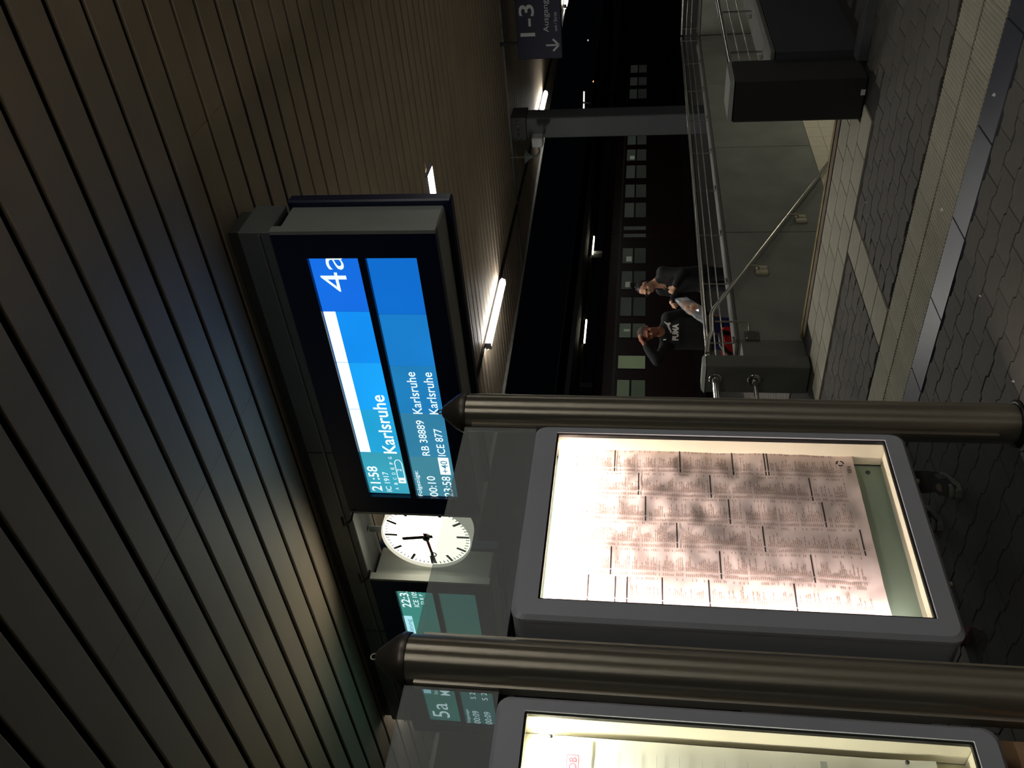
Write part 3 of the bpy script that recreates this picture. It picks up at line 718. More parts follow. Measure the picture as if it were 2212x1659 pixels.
# handrail down the stairs
hr = thing('handrail', (7.2,5.32,0), 'round steel handrail sloping down along the left stairwell wall', 'handrail')
part(MB().tube([(7.03,5.30,.90),(7.10,5.30,.90),(7.24,5.32,.865),(7.50,5.32,.855),(7.56,5.32,.84),(8.0,5.32,.35+.02),(9.0,5.32,-.04),(10.77,5.32,-.765),(14.3,5.32,-2.2)][:0] or
   [(6.82,5.31,.94),(7.04,5.31,.915),(7.18,5.32,.872),(7.47,5.32,.862),(7.56,5.32,.84),(8.0,5.32,.622),(9.512,5.32,-.130),(10.766,5.32,-.752),(13.2,5.32,-1.96)], .022, 14), 'rail', M_rail, hr)
def bracket(x, z, m, drop=.37):
    t = thing('handrail_bracket', (x,5.36,z), 'handrail bracket', 'bracket')
    return t
for x, z, m in ((7.355,.855,M_steel),(8.40,.42,M_cast),(9.52,-.135,M_cast),(10.75,-.745,M_cast)):
    dr = .36 if x < 7.5 else .12
    part(MB().tube([(x,5.32,z-.02),(x,5.32,z-dr+.03),(x,5.335,z-dr+.005),(x-(.06 if x < 7.5 else 0),5.385,z-dr-.0)],.009,8), 'bracket_arm', M_steel, hr)
    zb = z-dr
    if x < 7.5: part(MB().bbox(x-.22,x-.07,5.38,5.402,zb-.09,zb+.05,.004),'bracket_plate',mat('stained_plate', srgb(84,84,72), .6, .3),hr)
    else:
        for s_ in (-1,1): part(MB().bbox(x+s_*.042-.036,x+s_*.042+.036,5.36,5.402,zb-.10,zb+.03,.01),'bracket_plate',m,hr)
    for a,b in ((-.05,.03),(.05,.03),(-.05,-.07),(.05,-.07)):
        xx = x+a-(.145 if x < 7.5 else 0); part(MB().lathe([(0,-.012),(.008,-.012),(.008,0)],(xx,5.385,zb+b),'y',8),'bolt',M_rail,hr)

# litter
def scrap(x,y,s_,label,nm='paper_scrap',m=M_white):
    mb = MB().add([(x-s_,y-s_*.5,.002),(x+s_,y-s_*.7,.004),(x+s_*.8,y+s_*.6,.012),(x-s_*.6,y+s_*.7,.003),(x,y,.014)],[(0,1,4),(1,2,4),(2,3,4),(3,0,4),(0,3,2,1)])
    tag(mb.build(nm,m),label,'litter','litter on the paving')
scrap(4.407,2.445,.012,'small white scrap of paper on the ribbed slabs'); scrap(5.854,3.181,.009,'tiny white scrap on the pavers right of the cross strip')
scrap(4.143,1.712,.010,'pale scrap on the dark smooth slabs near the right edge'); scrap(3.655,2.488,.006,'pale fleck on the nearest pavers right of the post')
scrap(3.10,2.55,.007,'white fleck at the foot of the right hand post')

# ------------------------------------------------------------------ TRAIN on the far track
struct(MB().box(-6,60,12.32,60,-1.05,-.95), 'floor_track_bed', M_track, 'ballast of the tracks beyond the platform')
for y_,ll in ((13.6,'track rail closest to the platform edge'),(15.04,'second track rail from the platform edge'),(17.2,'near track rail under the red train'),(18.64,'far track rail under the red train')): tag(MB().box(-6,60,y_,y_+.07,-.95,-.80).build('rail', mat('rusty_rail', srgb(90,70,55), .5, .6)), ll, 'rail', 'rails of the tracks')
tn = thing('train', (32,18,-.8), 'dark red regional train standing on the far track', 'train')
M_tr = mat('train_red', srgb(36,13,12), .4, 0, .1, 1); M_trd = mat('train_dark_band', srgb(40,34,34), .35)
TY = 16.5
prof = [(TY+.25,-.62),(TY,-.35),(TY,1.2),(TY,2.3),(TY+.10,2.62),(TY+.45,2.86),(TY+1.2,3.0),(TY+2.0,2.95),(TY+2.7,2.6),(TY+2.8,2.2),(TY+2.8,-.35),(TY+2.5,-.62)]
def coach(x0,x1):
    mb = MB(); n = len(prof); mb.add([(x0,a,b) for a,b in prof]+[(x1,a,b) for a,b in prof],[(i,(i+1)%n,n+(i+1)%n,n+i) for i in range(n)]+[tuple(range(n)),tuple(range(2*n-1,n-1,-1))])
    part(mb,'car_body',M_tr,tn)
coach(8.5,28.30); coach(28.34,50.5); coach(50.6,74)
part(MB().box(8.6,73.9,TY-.006,TY+.01,-.34,-.10),'skirt',M_trd,tn)
part(MB().box(8.6,73.9,TY-.004,TY+.01,2.26,2.33),'cantrail_strip',mat('train_strip', srgb(60,54,52), .5),tn)
wins = [(44.0,45.01),(42.34,43.35),(40.71,41.84),(37.6,38.5),(35.7,36.56),(34.17,35.2),(32.59,33.7),(30.98,32.02),(29.42,30.52),(28.49,28.73),(27.97,28.2),(26.22,27.2),(24.61,25.69),(23.08,24.11),(21.93,22.65),(20.4,21.0),(18.1,19.85),(16.3,17.4),(14.6,15.7)]
for i,(a,b) in enumerate(wins):
    door = i in (9,10); full = i == 15 or door
    lit = {15:(84,92,70),16:(66,74,58),14:(60,66,56)}.get(i, (44,47,42) if i > 3 else (34,36,33))
    z0,z1 = 1.38,2.18
    mb = MB().box(a-.03,b+.03,TY-.012,TY+.01,z0-.03,z1+.03); fr_ = part(mb,'window_frame',M_trd,tn)
    g1 = emit('coach_window_%d'%i, srgb(*lit), .75, .25, .9); g2 = emit('coach_window_low_%d'%i, srgb(*[int(c*.8) for c in lit]), .75, .25, .9)
    if full: mb = MB().box(a,b,TY-.02,TY-.012,z0,z1); local(mb,tn).build('pane',g1,fr_)
    else:
        local(MB().box(a,b,TY-.02,TY-.012,1.83,z1),tn).build('pane',g1,fr_); local(MB().box(a,b,TY-.02,TY-.012,z0,1.77),tn).build('pane',g2,fr_)
    if i in (5,11,12,14): local(MB().box(a+.3 if i==14 else a+.1,b-.3 if i == 14 else a+.42,TY-.024,TY-.02,1.86,2.05),tn).build('notice',emit('window_notice_%d'%i,srgb(100,106,92),.7),fr_)
for a in (27.9,28.45): part(MB().box(a-.12,a+.42,TY-.01,TY,-.3,2.25),'door_leaf',mat('door_red', srgb(44,16,15), .4),tn)
for a in (10,14,24,30,34,46): part(MB().bbox(a,a+2.4,TY+.4,TY+2.3,-.8,-.45,.03),'bogie',M_black,tn)

# far platform canopy
fc = thing('far_canopy', (45,27,4.6), 'dark canopy of the next platform beyond the train', 'canopy')
M_fc = mat('far_canopy_grey', srgb(95,95,100), .7)
part(MB().box(-4,90,23.2,31.5,4.55,4.9),'roof_slab',M_fc,fc)
part(MB().box(-4,90,26.95,27.2,4.36,4.55),'lamp_beam',mat('far_beam', srgb(110,108,104), .6),fc)
part(MB().box(-4,90,23.2,23.3,4.35,4.95),'fascia',M_fc,fc)
for x_ in (20,32,44,56,68): part(MB().bbox(x_,x_+.3,27.0,27.3,-.1,4.5,.02),'support',M_col,fc)
struct(MB().box(-4,90,23.6,31,-.95,-.02),'floor_far_platform',M_conc,'next platform beyond the train')
for x_,lab in ((35.33,'warm strip lamp under the far canopy above the head of the man'),(43.8,'warm strip lamp under the far canopy, the right one of the two')):
    t = thing('far_lamp',(x_,26.9,4.25),lab,'lamp','lamps under the far canopy')
    MB().box(0,1.9,-.06,.06,0,.07).build('diffuser',M_tubew,t); MB().box(-.03,1.93,-.07,.07,.07,.11).build('housing',M_frame,t)
# yard lights
mt = thing('light_mast',(96,38,-1),'twin armed light mast far behind the tracks','street lamp')
p0 = Vector([107.07, 43.71, 8.93]); AX = Vector((0.642,-0.767,0)); mt.location = (p0.x,p0.y,-1)
part(MB().tube([(p0.x,p0.y,-1),(p0.x,p0.y,p0.z)],.09,8),'mast',M_beam,mt)
part(MB().tube([p0-AX*1.45,p0+AX*1.45],.07,8),'arms',M_beam,mt)
for s_ in (-1,1): part(MB().tube([p0+AX*(s_*.15)-Vector((0,0,.12)),p0+AX*(s_*1.4)-Vector((0,0,.12))],.085,8),'lamp_head',emit('mast_light',(1,.9,.8),2.2),mt)
for i_,(p_,col,st_,lab) in enumerate((([122.35, 41.82, 6.33], (1, 0.7, 0.35), 3, 'yellow yard light low above the train'),
    ([118.86, 45.56, 8.2], (1, 0.35, 0.15), 2.5, 'orange signal light above the train'),
    ([122.39, 41.17, 9.04], (0.7, 0.8, 0.9), 0.5, 'faint pale yard light, highest above the train'),
    ([121.17, 43.16, 6.62], (0.7, 0.8, 0.9), 0.5, 'faint pale yard light beside the yellow one'),
    ([113.87, 51.64, 7.51], (0.95, 1, 0.95), 2, 'pale yard light just left of the grey column'))):
    p = Vector(p_); t = thing('yard_light',(p.x,p.y,-1),lab,'street lamp','distant yard lights')
    part(MB().tube([(p.x,p.y,-1),(p.x,p.y,p.z)],.05,6),'mast',M_black,t)
    part(MB().lathe([(0,-.16),(.1,-.08),(.13,.03),(0,.12)] if i_ != 4 else [(0,-.2),(.1,-.1),(.1,.1),(0,.2)],tuple(p),'z',10),'lamp_head',emit('yard_%d'%i_,col,st_),t)

# ------------------------------------------------------------------ PEOPLE: smooth-blended volumes turned into one continuous surface
def surface_nets(F, lo, h):
    """F: 3-D array (negative inside) -> verts, quads"""
    nx, ny, nz = F.shape; ins = F < 0
    c = np.zeros((nx-1,ny-1,nz-1), int)
    for a in (0,1):
        for b in (0,1):
            for d in (0,1): c += ins[a:nx-1+a,b:ny-1+b,d:nz-1+d]
    act = (c > 0) & (c < 8); idx = -np.ones(act.shape, int); ii = np.argwhere(act); idx[tuple(ii.T)] = np.arange(len(ii))
    acc = np.zeros((len(ii),3)); cnt = np.zeros(len(ii))
    corners = [(a,b,d) for a in (0,1) for b in (0,1) for d in (0,1)]
    for p in corners:
        for ax in range(3):
            if p[ax]: continue
            q = list(p); q[ax] = 1
            fa = F[ii[:,0]+p[0],ii[:,1]+p[1],ii[:,2]+p[2]]; fb = F[ii[:,0]+q[0],ii[:,1]+q[1],ii[:,2]+q[2]]
            m = (fa < 0) != (fb < 0); t = np.where(m, fa/(np.where(m,fa-fb,1)), 0)
            pos = np.tile(np.array(p,float),(len(ii),1)); pos[:,ax] += t
            acc[m] += pos[m]; cnt[m] += 1
    V = (ii+acc/cnt[:,None])*h+np.array(lo); Q = []
    for ax in range(3):
        o = [a for a in range(3) if a != ax]
        sl0 = [slice(1,-1)]*3; sl0[ax] = slice(0,-1); sl1 = list(sl0); sl1[ax] = slice(1,None)
        A = ins[tuple(sl0)]; B = ins[tuple(sl1)]; e = np.argwhere(A != B)
        base = e+np.array([0 if a == ax else 1 for a in range(3)])
        fl_ = A[tuple(e.T)]
        def cell(da, db):
            q = base.copy(); q[:,o[0]] -= da; q[:,o[1]] -= db
            return idx[q[:,0],q[:,1],q[:,2]]
        q = np.stack([cell(1,1),cell(0,1),cell(0,0),cell(1,0)],1)
        flip = fl_ if ax != 1 else ~fl_
        q[~flip] = q[~flip][:,::-1]; Q.append(q)
    return V, np.concatenate(Q)
def sdf_mesh(prims, h, k=.02, cuts=()):
    P = np.array([q for p in prims for q in (p[1],p[2])]); R0 = max(max(p[3],p[4]) for p in prims)
    lo = P.min(0)-R0-3*h; hi = P.max(0)+R0+3*h
    g = [np.arange(lo[i],hi[i]+h,h) for i in range(3)]
    Xg = np.stack(np.meshgrid(*g,indexing='ij'),-1).astype(np.float32); F = None
    def sd(p):
        kind,a,b,ra,rb = p[:5]; a = np.array(a,np.float32); b = np.array(b,np.float32)
        if kind == 'e':     # ellipsoid centre a, radii b
            q = (Xg-a)/b; r = np.sqrt((q**2).sum(-1)); return (r-1)*min(b)
        ab = b-a; t = np.clip(((Xg-a)@ab)/max(ab@ab,1e-9),0,1)
        d = Xg-(a+t[...,None]*ab)
        if len(p) > 5: d = d/np.array(p[5],np.float32)
        return np.sqrt((d**2).sum(-1))-(ra+(rb-ra)*t)
    for p in prims:
        d = sd(p)
        if F is None: F = d
        else:
            hh = np.clip(.5+.5*(F-d)/k,0,1); F = F*(1-hh)+d*hh-k*hh*(1-hh)
    for p in cuts:
        d = -sd(p); hh = np.clip(.5+.5*(d-F)/.006,0,1); F = F*(1-hh)+d*hh+.006*hh*(1-hh)
    V, Q = surface_nets(F, lo, h); mb = MB(); mb.v = [tuple(v) for v in V]; mb.f = [tuple(q) for q in Q]; mb.sm = [True]*len(Q); return mb
def E_(c, r): return ('e', c, r, max(r), max(r))
def Cp(a, b, ra, rb=None, sc=None): return ('c',a,b,ra,rb if rb is not None else ra)+((sc,) if sc else ())
def rot_pts(prims, pivot, eul, flag):
    Rm = np.array(Matrix.Rotation(eul[2],3,'Z')@Matrix.Rotation(eul[1],3,'Y')@Matrix.Rotation(eul[0],3,'X')); pv = np.array(pivot); out = []
    for p in prims:
        if p[0] == 'e': out.append((p[0],tuple(Rm@(np.array(p[1])-pv)+pv),p[2],p[3],p[4]))
        else: out.append((p[0],tuple(Rm@(np.array(p[1])-pv)+pv),tuple(Rm@(np.array(p[2])-pv)+pv))+tuple(p[3:]))
    return out
def rotp(q, pivot, eul):
    Rm = Matrix.Rotation(eul[2],3,'Z')@Matrix.Rotation(eul[1],3,'Y')@Matrix.Rotation(eul[0],3,'X'); return Rm@(Vector(q)-Vector(pivot))+Vector(pivot)
def head_prims(c, s=1.0):
    """face looks along +x; c = head centre (at eye height)"""
    x,y,z = c
    def o(a,b,d): return (x+a*s,y+b*s,z+d*s)
    pr = [E_(o(-.012,0,.028),(.092*s,.074*s,.085*s)), E_(o(.022,0,-.035),(.062*s,.056*s,.075*s)), E_(o(.045,0,-.088),(.030*s,.030*s,.022*s)),
          Cp(o(.085,0,.005),o(.104,0,-.030),.008*s,.013*s), E_(o(.094,0,-.034),(.014*s,.017*s,.010*s)),
          Cp(o(.078,-.014,-.061),o(.078,.014,-.061),.009*s), Cp(o(.075,-.013,-.070),o(.075,.013,-.070),.010*s),
          Cp(o(.080,-.034,.020),o(.082,.034,.020),.010*s), E_(o(.058,-.042,-.028),(.026*s,.020*s,.024*s)), E_(o(.058,.042,-.028),(.026*s,.020*s,.024*s)),
          ]
    for sg in (-1,1): pr += [Cp(o(-.008,sg*.074,.014),o(-.012,sg*.080,-.016),.011*s,.008*s,(1.5,.7,1))]
    cuts = [E_(o(.094,sg*.030,.004),(.016*s,.016*s,.010*s)) for sg in (-1,1)]
    eyes = [o(.076,sg*.031,.003) for sg in (-1,1)]
    return pr, cuts, eyes
def hand_prims(wrist, d, n, s=1.0, curl=.5, side=1):
    """wrist point, d = finger direction, n = palm normal (fingers curl towards n); thumb on side*(d x n)"""
    w_ = Vector(wrist); d = Vector(d).normalized(); n = Vector(n); n = (n-d*n.dot(d)).normalized(); t = d.cross(n)*side; pr = []
    pc = w_+d*.045*s
    pr.append(Cp(tuple(w_),tuple(w_+d*.02*s),.024*s,.026*s))
    for k_ in (-1,-.35,.35,1): pr.append(Cp(tuple(w_+d*.015*s+t*k_*.014*s),tuple(w_+d*.082*s+t*k_*.029*s),.0135*s,.0115*s))
    for k_,L in ((1,.070),(.35,.080),(-.35,.074),(-1,.058)):
        a = w_+d*.085*s+t*k_*.030*s; c1 = curl*.7; c2 = curl*1.6
        b = a+(d*math.cos(c1)+n*math.sin(c1))*L*.5*s; c = b+(d*math.cos(c2)+n*math.sin(c2))*L*.5*s
        pr += [Cp(tuple(a),tuple(b),.0092*s,.0085*s),Cp(tuple(b),tuple(c),.0085*s,.0072*s)]
    a = w_+d*.025*s+t*.026*s; b = a+(d*.6+t*.75+n*.25)*.040*s; c = b+(d*.85+t*.25+n*.35)*.036*s
    pr += [Cp(tuple(a),tuple(b),.0125*s,.0105*s),Cp(tuple(b),tuple(c),.0105*s,.0085*s)]
    return pr
M_eye = mat('eye_dark', srgb(22,18,16), .2)
def person(pos, rz, label, J, cloth, skin, hair, headrot, hs=1.0, shoe=None, extras=None, group=None):
    """J: joints in local frame, x forward, y to own left"""
    t = thing('person', pos, label, 'person', group, rz)
    g = lambda n: J[n]
    hp, cuts, eyes = head_prims(g('head'), hs); piv = (g('head')[0]-.03,g('head')[1],g('head')[2]-.09)
    hp = rot_pts(hp,piv,headrot,0); cuts = rot_pts(cuts,piv,headrot,0)
    body = hp+[Cp(g('neck'),tuple(rotp((g('head')[0]-.025,g('head')[1],g('head')[2]-.07),piv,headrot)),.052,.050),
               Cp(g('chest'),g('neck'),.10,.055,(1,1.3,1)),Cp(g('pelvis'),g('chest'),.12,.12,(.8,1.2,1)),
               Cp(g('shl'),g('shr'),.055), Cp(g('shl'),g('ell'),.048,.038),Cp(g('shr'),g('elr'),.048,.038),Cp(g('ell'),g('wrl'),.038,.025),Cp(g('elr'),g('wrr'),.038,.025),
               Cp(g('hpl'),g('knl'),.080,.052),Cp(g('hpr'),g('knr'),.080,.052),Cp(g('knl'),g('anl'),.052,.036),Cp(g('knr'),g('anr'),.052,.036),
               Cp(g('anl'),(g('anl')[0]+.13,g('anl')[1],.045),.036,.03),Cp(g('anr'),(g('anr')[0]+.13,g('anr')[1],.045),.036,.03)]
    body += hand_prims(g('wrl'),*J['hdl'])+hand_prims(g('wrr'),*J['hdr'])
    sdf_mesh(body,.0085,.016,cuts).build('body',skin,t)
    up = [Cp(g('chest'),tuple(Vector(g('neck'))-Vector((0,0,.035))),.125,.078,(1,1.35,1)),Cp(g('pelvis'),g('chest'),.145,.140,(.85,1.28,1)),Cp(g('shl'),g('shr'),.070),
          Cp(g('shl'),g('ell'),.068,.056),Cp(g('shr'),g('elr'),.068,.056)]
    for e_,w_ in (('ell','wrl'),('elr','wrr')):
        a = Vector(g(e_)); b = Vector(g(w_)); up.append(Cp(tuple(a),tuple(a.lerp(b,.93)),.054,.038))
        for q in (.25,.5,.75): up.append(Cp(tuple(a.lerp(b,q)),tuple(a.lerp(b,q+.02)),.056-.016*q,.055-.016*q))
    up.append(Cp(tuple(Vector(g('pelvis'))+Vector((0,.08,-.06))),tuple(Vector(g('pelvis'))+Vector((0,-.08,-.06))),.13,.13,(.95,1,.6)))
    for q in J.get('folds',[]): up.append(q)
    nc = Vector(g('neck')); ncut = J.get('neckcut') or [Cp(tuple(nc+Vector((.035,0,.005))),tuple(nc+Vector((.02,0,.12))),.056,.066)]
    top = sdf_mesh(up,.011,.03,ncut).build('top',cloth[0],t)
    lg_ = [Cp(g('pelvis'),tuple(Vector(g('pelvis'))-Vector((0,0,.08))),.13,.13,(.9,1.25,1)),Cp(g('hpl'),g('knl'),.100,.070),Cp(g('hpr'),g('knr'),.100,.070),
           Cp(g('knl'),(g('anl')[0],g('anl')[1],.10),.070,.058),Cp(g('knr'),(g('anr')[0],g('anr')[1],.10),.070,.058)]
    sdf_mesh(lg_,.013,.03).build('trousers',cloth[1],t)
    for s_ in ('anl','anr'):
        a = g(s_); sc_ = [Cp((a[0]-.03,a[1],.055),(a[0]+.05,a[1],.055),.045,.043),Cp((a[0]+.05,a[1],.045),(a[0]+.17,a[1],.035),.040,.034,(1,1.15,1)),Cp((a[0]-.01,a[1],.07),(a[0]-.01,a[1],.10),.045,.043)]
        sh_ = sdf_mesh(sc_,.009,.02,[Cp((a[0]-.3,a[1],-.05),(a[0]+.4,a[1],-.05),.055,.055,(1,4,1))]).build('shoe',shoe or M_black,t)
        MB().prism([(a[0]-.078,a[1]-.036),(a[0]+.05,a[1]-.044),(a[0]+.16,a[1]-.044),(a[0]+.205,a[1]-.018),(a[0]+.205,a[1]+.018),(a[0]+.16,a[1]+.044),(a[0]+.05,a[1]+.044),(a[0]-.078,a[1]+.036)],.0,.03,.004).build('sole',J.get('sole',M_black),sh_)
        if J.get('stripes'):
            for q in range(3):
                for sg in (-1,1): 
                    x_ = a[0]+.01+.028*q; MB().tube([(x_,a[1]+sg*.0465,.03),(x_+.022,a[1]+sg*.044,.075)],.006,6).build('stripe',J['sole'],sh_)
            sdf_mesh([E_((a[0]+.165,a[1],.042),(.042,.040,.022))],.006).build('toe_cap',J['sole'],sh_)
    for e_ in eyes:
        q = rotp(e_,piv,headrot); MB().lathe([(0,-.011),(.008,-.008),(.011,0),(.008,.008),(0,.011)],tuple(q),'z',10).build('eye',M_eye,t)
    if hair:
        hm, fn = hair; hpz = rot_pts(fn(g('head'),hs),piv,headrot,0); nh = [p for p in hpz if p[-1] != 'x']
        cutz = rot_pts([E_((g('head')[0]+.075,g('head')[1],g('head')[2]-.05),(.085,.11,.105))],piv,headrot,0)
        sdf_mesh(hpz,.008,.012,cutz).build('hair',hm,t)
    if extras: extras(t,lambda q: rotp(q,piv,headrot))
    return t
# --- the man
M_skin1 = mat('skin_man', srgb(168,108,82), .6, 0, .08, 20); M_skin2 = mat('skin_woman', srgb(228,176,144), .45, 0, .05, 20)
M_hood = mat('black_sweatshirt', srgb(30,32,34), .9, 0, .1, 20, .3, 120); M_jean = mat('blue_jeans', srgb(26,34,96), .85, 0, .2, 30, .2, 200)
Jm = dict(head=(.035,.02,1.50),neck=(.0,.015,1.335),chest=(-.02,0,1.15),pelvis=(0,0,.84),shl=(-.01,.165,1.265),shr=(-.01,-.165,1.285),ell=(-.07,.25,1.00),wrl=(-.12,.20,.80),
          elr=(.16,-.30,1.385),wrr=(.105,-.135,1.515),hpl=(0,.09,.80),hpr=(0,-.09,.80),knl=(.02,.10,.44),knr=(.02,-.10,.44),anl=(0,.11,.07),anr=(0,-.11,.07),
          hdl=((.2,0,-1),(0,-1,0),1.0,.6,1),hdr=((-.15,.62,.55),(-.3,.5,-.6),1.0,.55,1))
def short_hair(c,s): return [E_((c[0]-.016*s,c[1],c[2]+.032*s),(.094*s,.0765*s,.0868*s)),Cp((c[0]-.05,c[1],c[2]),(c[0]-.05,c[1],c[2]-.04),.058,.05)]
M_hair1 = mat('cropped_hair', srgb(66,54,46), .85, 0, .2, 40); M_hair2 = mat('black_hair', srgb(16,14,14), .45, 0, .2, 30)
def man_extra(t, hr_):
    # chest print follows the sweatshirt: project flat lettering onto its front
    top = [c for c in t.children if c.name.startswith('top')][0]
    from mathutils.bvhtree import BVHTree
    bt = BVHTree.FromPolygons([v.co.copy() for v in top.data.vertices],[tuple(p.vertices) for p in top.data.polygons])
    def wrap(mb):
        v = []
        for (a,b,c) in mb.v:
            h_ = bt.ray_cast(Vector((.6,b,c)),Vector((-1,0,0)))
            v.append(((h_[0].x if h_[0] else .14)+.004,b,c))
        mb.v = v; return mb
    # 'right' as read is own left (+y)
    M_lw = mat('print_white', srgb(250,250,246), .8, var=.02)
    wrap(text_mb('PUMA',(.5,-.080,1.150),(0,1,0),(0,0,1),.185,.066,.055)).build('chest_lettering',M_lw,t)
    cat = [(.005,1.222),(.03,1.226),(.055,1.238),(.075,1.25),(.092,1.244),(.108,1.232),(.116,1.236),(.104,1.252),(.098,1.262),(.118,1.283),(.130,1.306),(.124,1.311),(.108,1.294),(.088,1.275),(.070,1.268),(.045,1.258),(.022,1.243),(.0,1.236)]
    mb = MB(); mid = [(.055,1.248)]
    half = len(cat)//2
    lower = cat[:9]; upper = cat[9:][::-1]
    for i in range(8): mb.add([(.5,*lower[i]),(.5,*lower[i+1]),(.5,*upper[min(i+1,8)]),(.5,*upper[min(i,8)])],[(0,1,2,3)])
    wrap(mb).build('chest_emblem',M_lw,t)
    MB().tube([(.13,-.075,1.315),(.14,-.07,1.285)],.007,6).build('drawstring',M_lw,t)
PM = (8.20,6.10,0)
_m = person(PM, math.radians(-143), 'man in black sweatshirt with white chest print, hand on his head, behind the railing', Jm, (M_hood,M_jean), M_skin1, (M_hair1,short_hair), (math.radians(8),math.radians(12),math.radians(-8)), 1.0, extras=man_extra)
_m.scale = (1.028,1.028,1.0)
# --- the woman
Jw = dict(head=(.10,.0,1.535),neck=(.035,0,1.385),chest=(-.0,0,1.20),pelvis=(-.04,0,.88),shl=(.0,.15,1.315),shr=(.0,-.15,1.315),ell=(.06,.21,1.07),wrl=(.22,.13,1.17),
          elr=(.02,-.22,1.08),wrr=(.17,-.2,1.245-.05),hpl=(-.04,.085,.84),hpr=(-.04,-.085,.84),knl=(-.02,.09,.46),knr=(.0,-.09,.46),anl=(-.05,.10,.07),anr=(-.02,-.10,.07),
          hdl=((.5,-.6,.5),(-.5,-.5,0),.8,1.0,-1),hdr=((.8,.2,-.1),(0,.4,-.9),.95,1.1,-1), neckcut=[Cp((.07,0,1.30),(.05,0,1.48),.055,.075),Cp((.15,0,1.27),(.10,0,1.40),.022,.04)])
def bun_hair(c,s):
    x,y,z = c
    return [E_((x-.024*s,y,z+.034*s),(.096*s,.0765*s,.088*s)),E_((x-.055,y,z-.01),(.055,.062,.07)),E_((x-.085,y,z+.135),(.050,.050,.044)),E_((x-.065,y+.02,z+.16),(.026,.03,.026)),E_((x-.115,y-.015,z+.12),(.03,.03,.03))]
def woman_extra(t, hr_):
    hc = Vector(Jw['head']); M_gl = mat('spectacle_frame', srgb(60,50,48), .3, .3)
    mb = MB()
    for sg in (-1,1):
        c_ = hc+Vector((.098,sg*.034,-.002)); mb.tube([hr_(c_+Vector((0,.027*math.cos(a),.022*math.sin(a)))) for a in [i*math.pi/9 for i in range(19)]],.0022,6,False)
        mb.tube([hr_(hc+Vector((.096,sg*.061,.002))),hr_(hc+Vector((-.005,sg*.082,.010)))],.0022,6)
    mb.tube([hr_(hc+Vector((.102,-.008,.002))),hr_(hc+Vector((.102,.008,.002)))],.0022,6)
    mb.build('spectacles',M_gl,t)
    MB().tube([(.115,-.03,1.30),(.145,0,1.26),(.13,.03,1.30)],.004,6).build('necklace',M_rail,t)
PW = (9.24,6.07,0)
person(PW, math.radians(168), 'woman with a hair bun and spectacles in a black jacket, looking down, behind the railing', Jw, (mat('black_jacket', srgb(20,20,22), .8, 0, .1, 20, .2, 90),mat('dark_trousers', srgb(34,34,44), .9)), M_skin2, (M_hair2,bun_hair), (0,math.radians(16),math.radians(6)), .95, extras=woman_extra)
# --- person hidden behind the timetable case, only the shoes show
Js = dict(head=(.02,0,1.55),neck=(0,0,1.40),chest=(0,0,1.22),pelvis=(0,0,.88),shl=(0,.15,1.34),shr=(0,-.15,1.34),ell=(.03,.20,1.08),wrl=(.12,.12,.92),elr=(.03,-.20,1.08),wrr=(.12,-.12,.92),
          hpl=(0,.085,.84),hpr=(0,-.085,.84),knl=(.02,.09,.46),knr=(.02,-.09,.46),anl=(.06,.13,.07),anr=(-.16,-.12,.07),hdl=((.6,-.5,-.3),(0,-.6,-.8),1,.7,1),hdr=((.6,.5,-.3),(0,.6,-.8),1,.7,-1),
          sole=mat('off_white_rubber', srgb(200,196,176), .7), stripes=True)
person((3.36,3.60,0), math.radians(-150), 'person hidden behind the timetable case, only black and white sneakers showing', Js, (mat('dark_coat', srgb(24,24,24), .9),mat('black_trousers', srgb(20,20,22), .9)), M_skin2, (M_hair2,short_hair), (0,.2,0), .95, shoe=mat('black_canvas', srgb(24,26,26), .8))
# pink shoe
ps = thing('shoe',(2.66,3.78,0),'small pink and red shoe seen under the left corner of the timetable case','shoe',None,math.radians(-120))
sdf_mesh([Cp((-.06,0,.05),(.03,0,.05),.042,.040),Cp((.03,0,.04),(.14,0,.034),.038,.032,(1,1.15,1))],.009,.02).build('upper',mat('pink_red_upper', srgb(150,60,60), .7),ps)
MB().prism([(-.10,-.036),(.1,-.042),(.17,-.02),(.17,.02),(.1,.042),(-.10,.036)],.0,.022,.004).build('sole',mat('pink_sole', srgb(205,160,155), .7),ps)

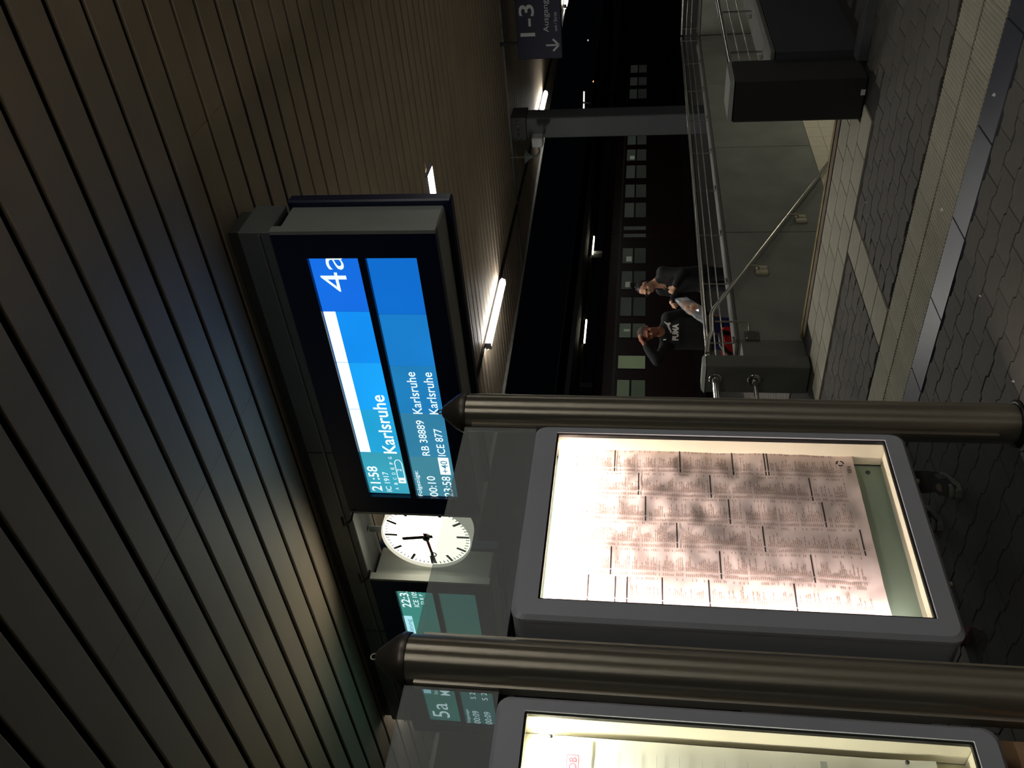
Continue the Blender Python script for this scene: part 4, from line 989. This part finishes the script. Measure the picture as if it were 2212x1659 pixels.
# --- plastic bag with bread held by the woman
bg = thing('plastic_bag',(8.60,5.82,.86),'clear plastic bag with brown pastry, held by the woman','bag')
GB = glass('clear_film', (.95,.97,1.0), .26, .12, (.85,.92,.98))
n = 20; m_ = 12; v = []; f = []
pa = Vector([8.18, 5.62, 1.2]); pb = Vector([7.97, 5.67, 0.9])
ax = (pb-pa); 
sd_ = Vector((.644,-.765,.012)); dp = Vector((.757,.637,0))
for j in range(m_+1):
    t_ = j/m_; wv = .012+.072*min(1,t_*2.4)*(1 if t_ < .9 else 1+.2*(t_-.9)); dpth = .05*math.sin(math.pi*min(1,.15+t_*.8))+.008
    for i in range(n):
        a = 2*math.pi*i/n; rr = 1+.13*math.sin(3*a+5*t_)+.10*math.sin(7*a+11*t_)
        v.append(pa+ax*t_+(sd_*math.cos(a)*wv+dp*math.sin(a)*dpth)*rr)
for j in range(m_):
    for i in range(n): f.append((j*n+i,j*n+(i+1)%n,(j+1)*n+(i+1)%n,(j+1)*n+i))
part(MB().add(v,f,True),'film',GB,bg)
part(MB().add([pa+ax*.94-sd_*.06,pa+ax*.94+sd_*.07,pa+ax*1.03+sd_*.07,pa+ax*1.03-sd_*.07],[(0,1,2,3)]),'torn_edge',GB,bg)
for q,(t_,o_,r_) in enumerate(((.34,.012,.034),(.50,-.0,.048),(.66,.02,.046),(.60,-.035,.032))):
    c_ = pa+ax*t_+sd_*o_; lc = c_-bg.location
    rl_ = thing('bread_roll',tuple(c_),('bread roll nearest the knot of the plastic bag','bread roll in the middle of the plastic bag','darker bread roll low in the plastic bag','small bread roll at the left in the plastic bag')[q],'bread','bread rolls in the plastic bag')
    sdf_mesh([Cp((0,0,-.018),(.005,.01,.018),r_,r_*.85),E_((.0,.0,.0),(r_*1.08,r_*1.0,r_*1.1))],.006,.01).build('roll',mat('baked_crust', srgb(214,146,84), .45, 0, .3, 30),rl_)
# --- red bag on the ground behind the wall
rb = thing('red_suitcase',(7.62,5.84,0),'red suitcase with a black handle behind the railing beside the man','suitcase')
M_rb = mat('glossy_red', srgb(200,22,26), .25, 0, .05)
xa, xb = 7.22, 7.95
part(MB().bbox(xa,xb,5.80,5.93,.06,.71,.03),'shell',M_rb,rb)
part(MB().box(xa-.003,xb+.003,5.86,5.87,.08,.713),'zip',M_black,rb)
part(MB().tube([(7.42,5.80,.63),(7.44,5.765,.69),(7.52,5.755,.725),(7.70,5.755,.725),(7.78,5.765,.69),(7.80,5.80,.63)],.028,10),'handle',M_black,rb)
part(MB().tube([(7.34,5.82,.72),(7.36,5.81,.84),(7.58,5.80,.87),(7.80,5.81,.83),(7.82,5.82,.72)],.008,8),'strap',M_beam,rb)
for a in (7.3,7.87): part(MB().lathe([(0,-.012),(.03,-.012),(.03,.012),(0,.012)],(a,5.84,.03),'y',14),'wheel',M_black,rb)
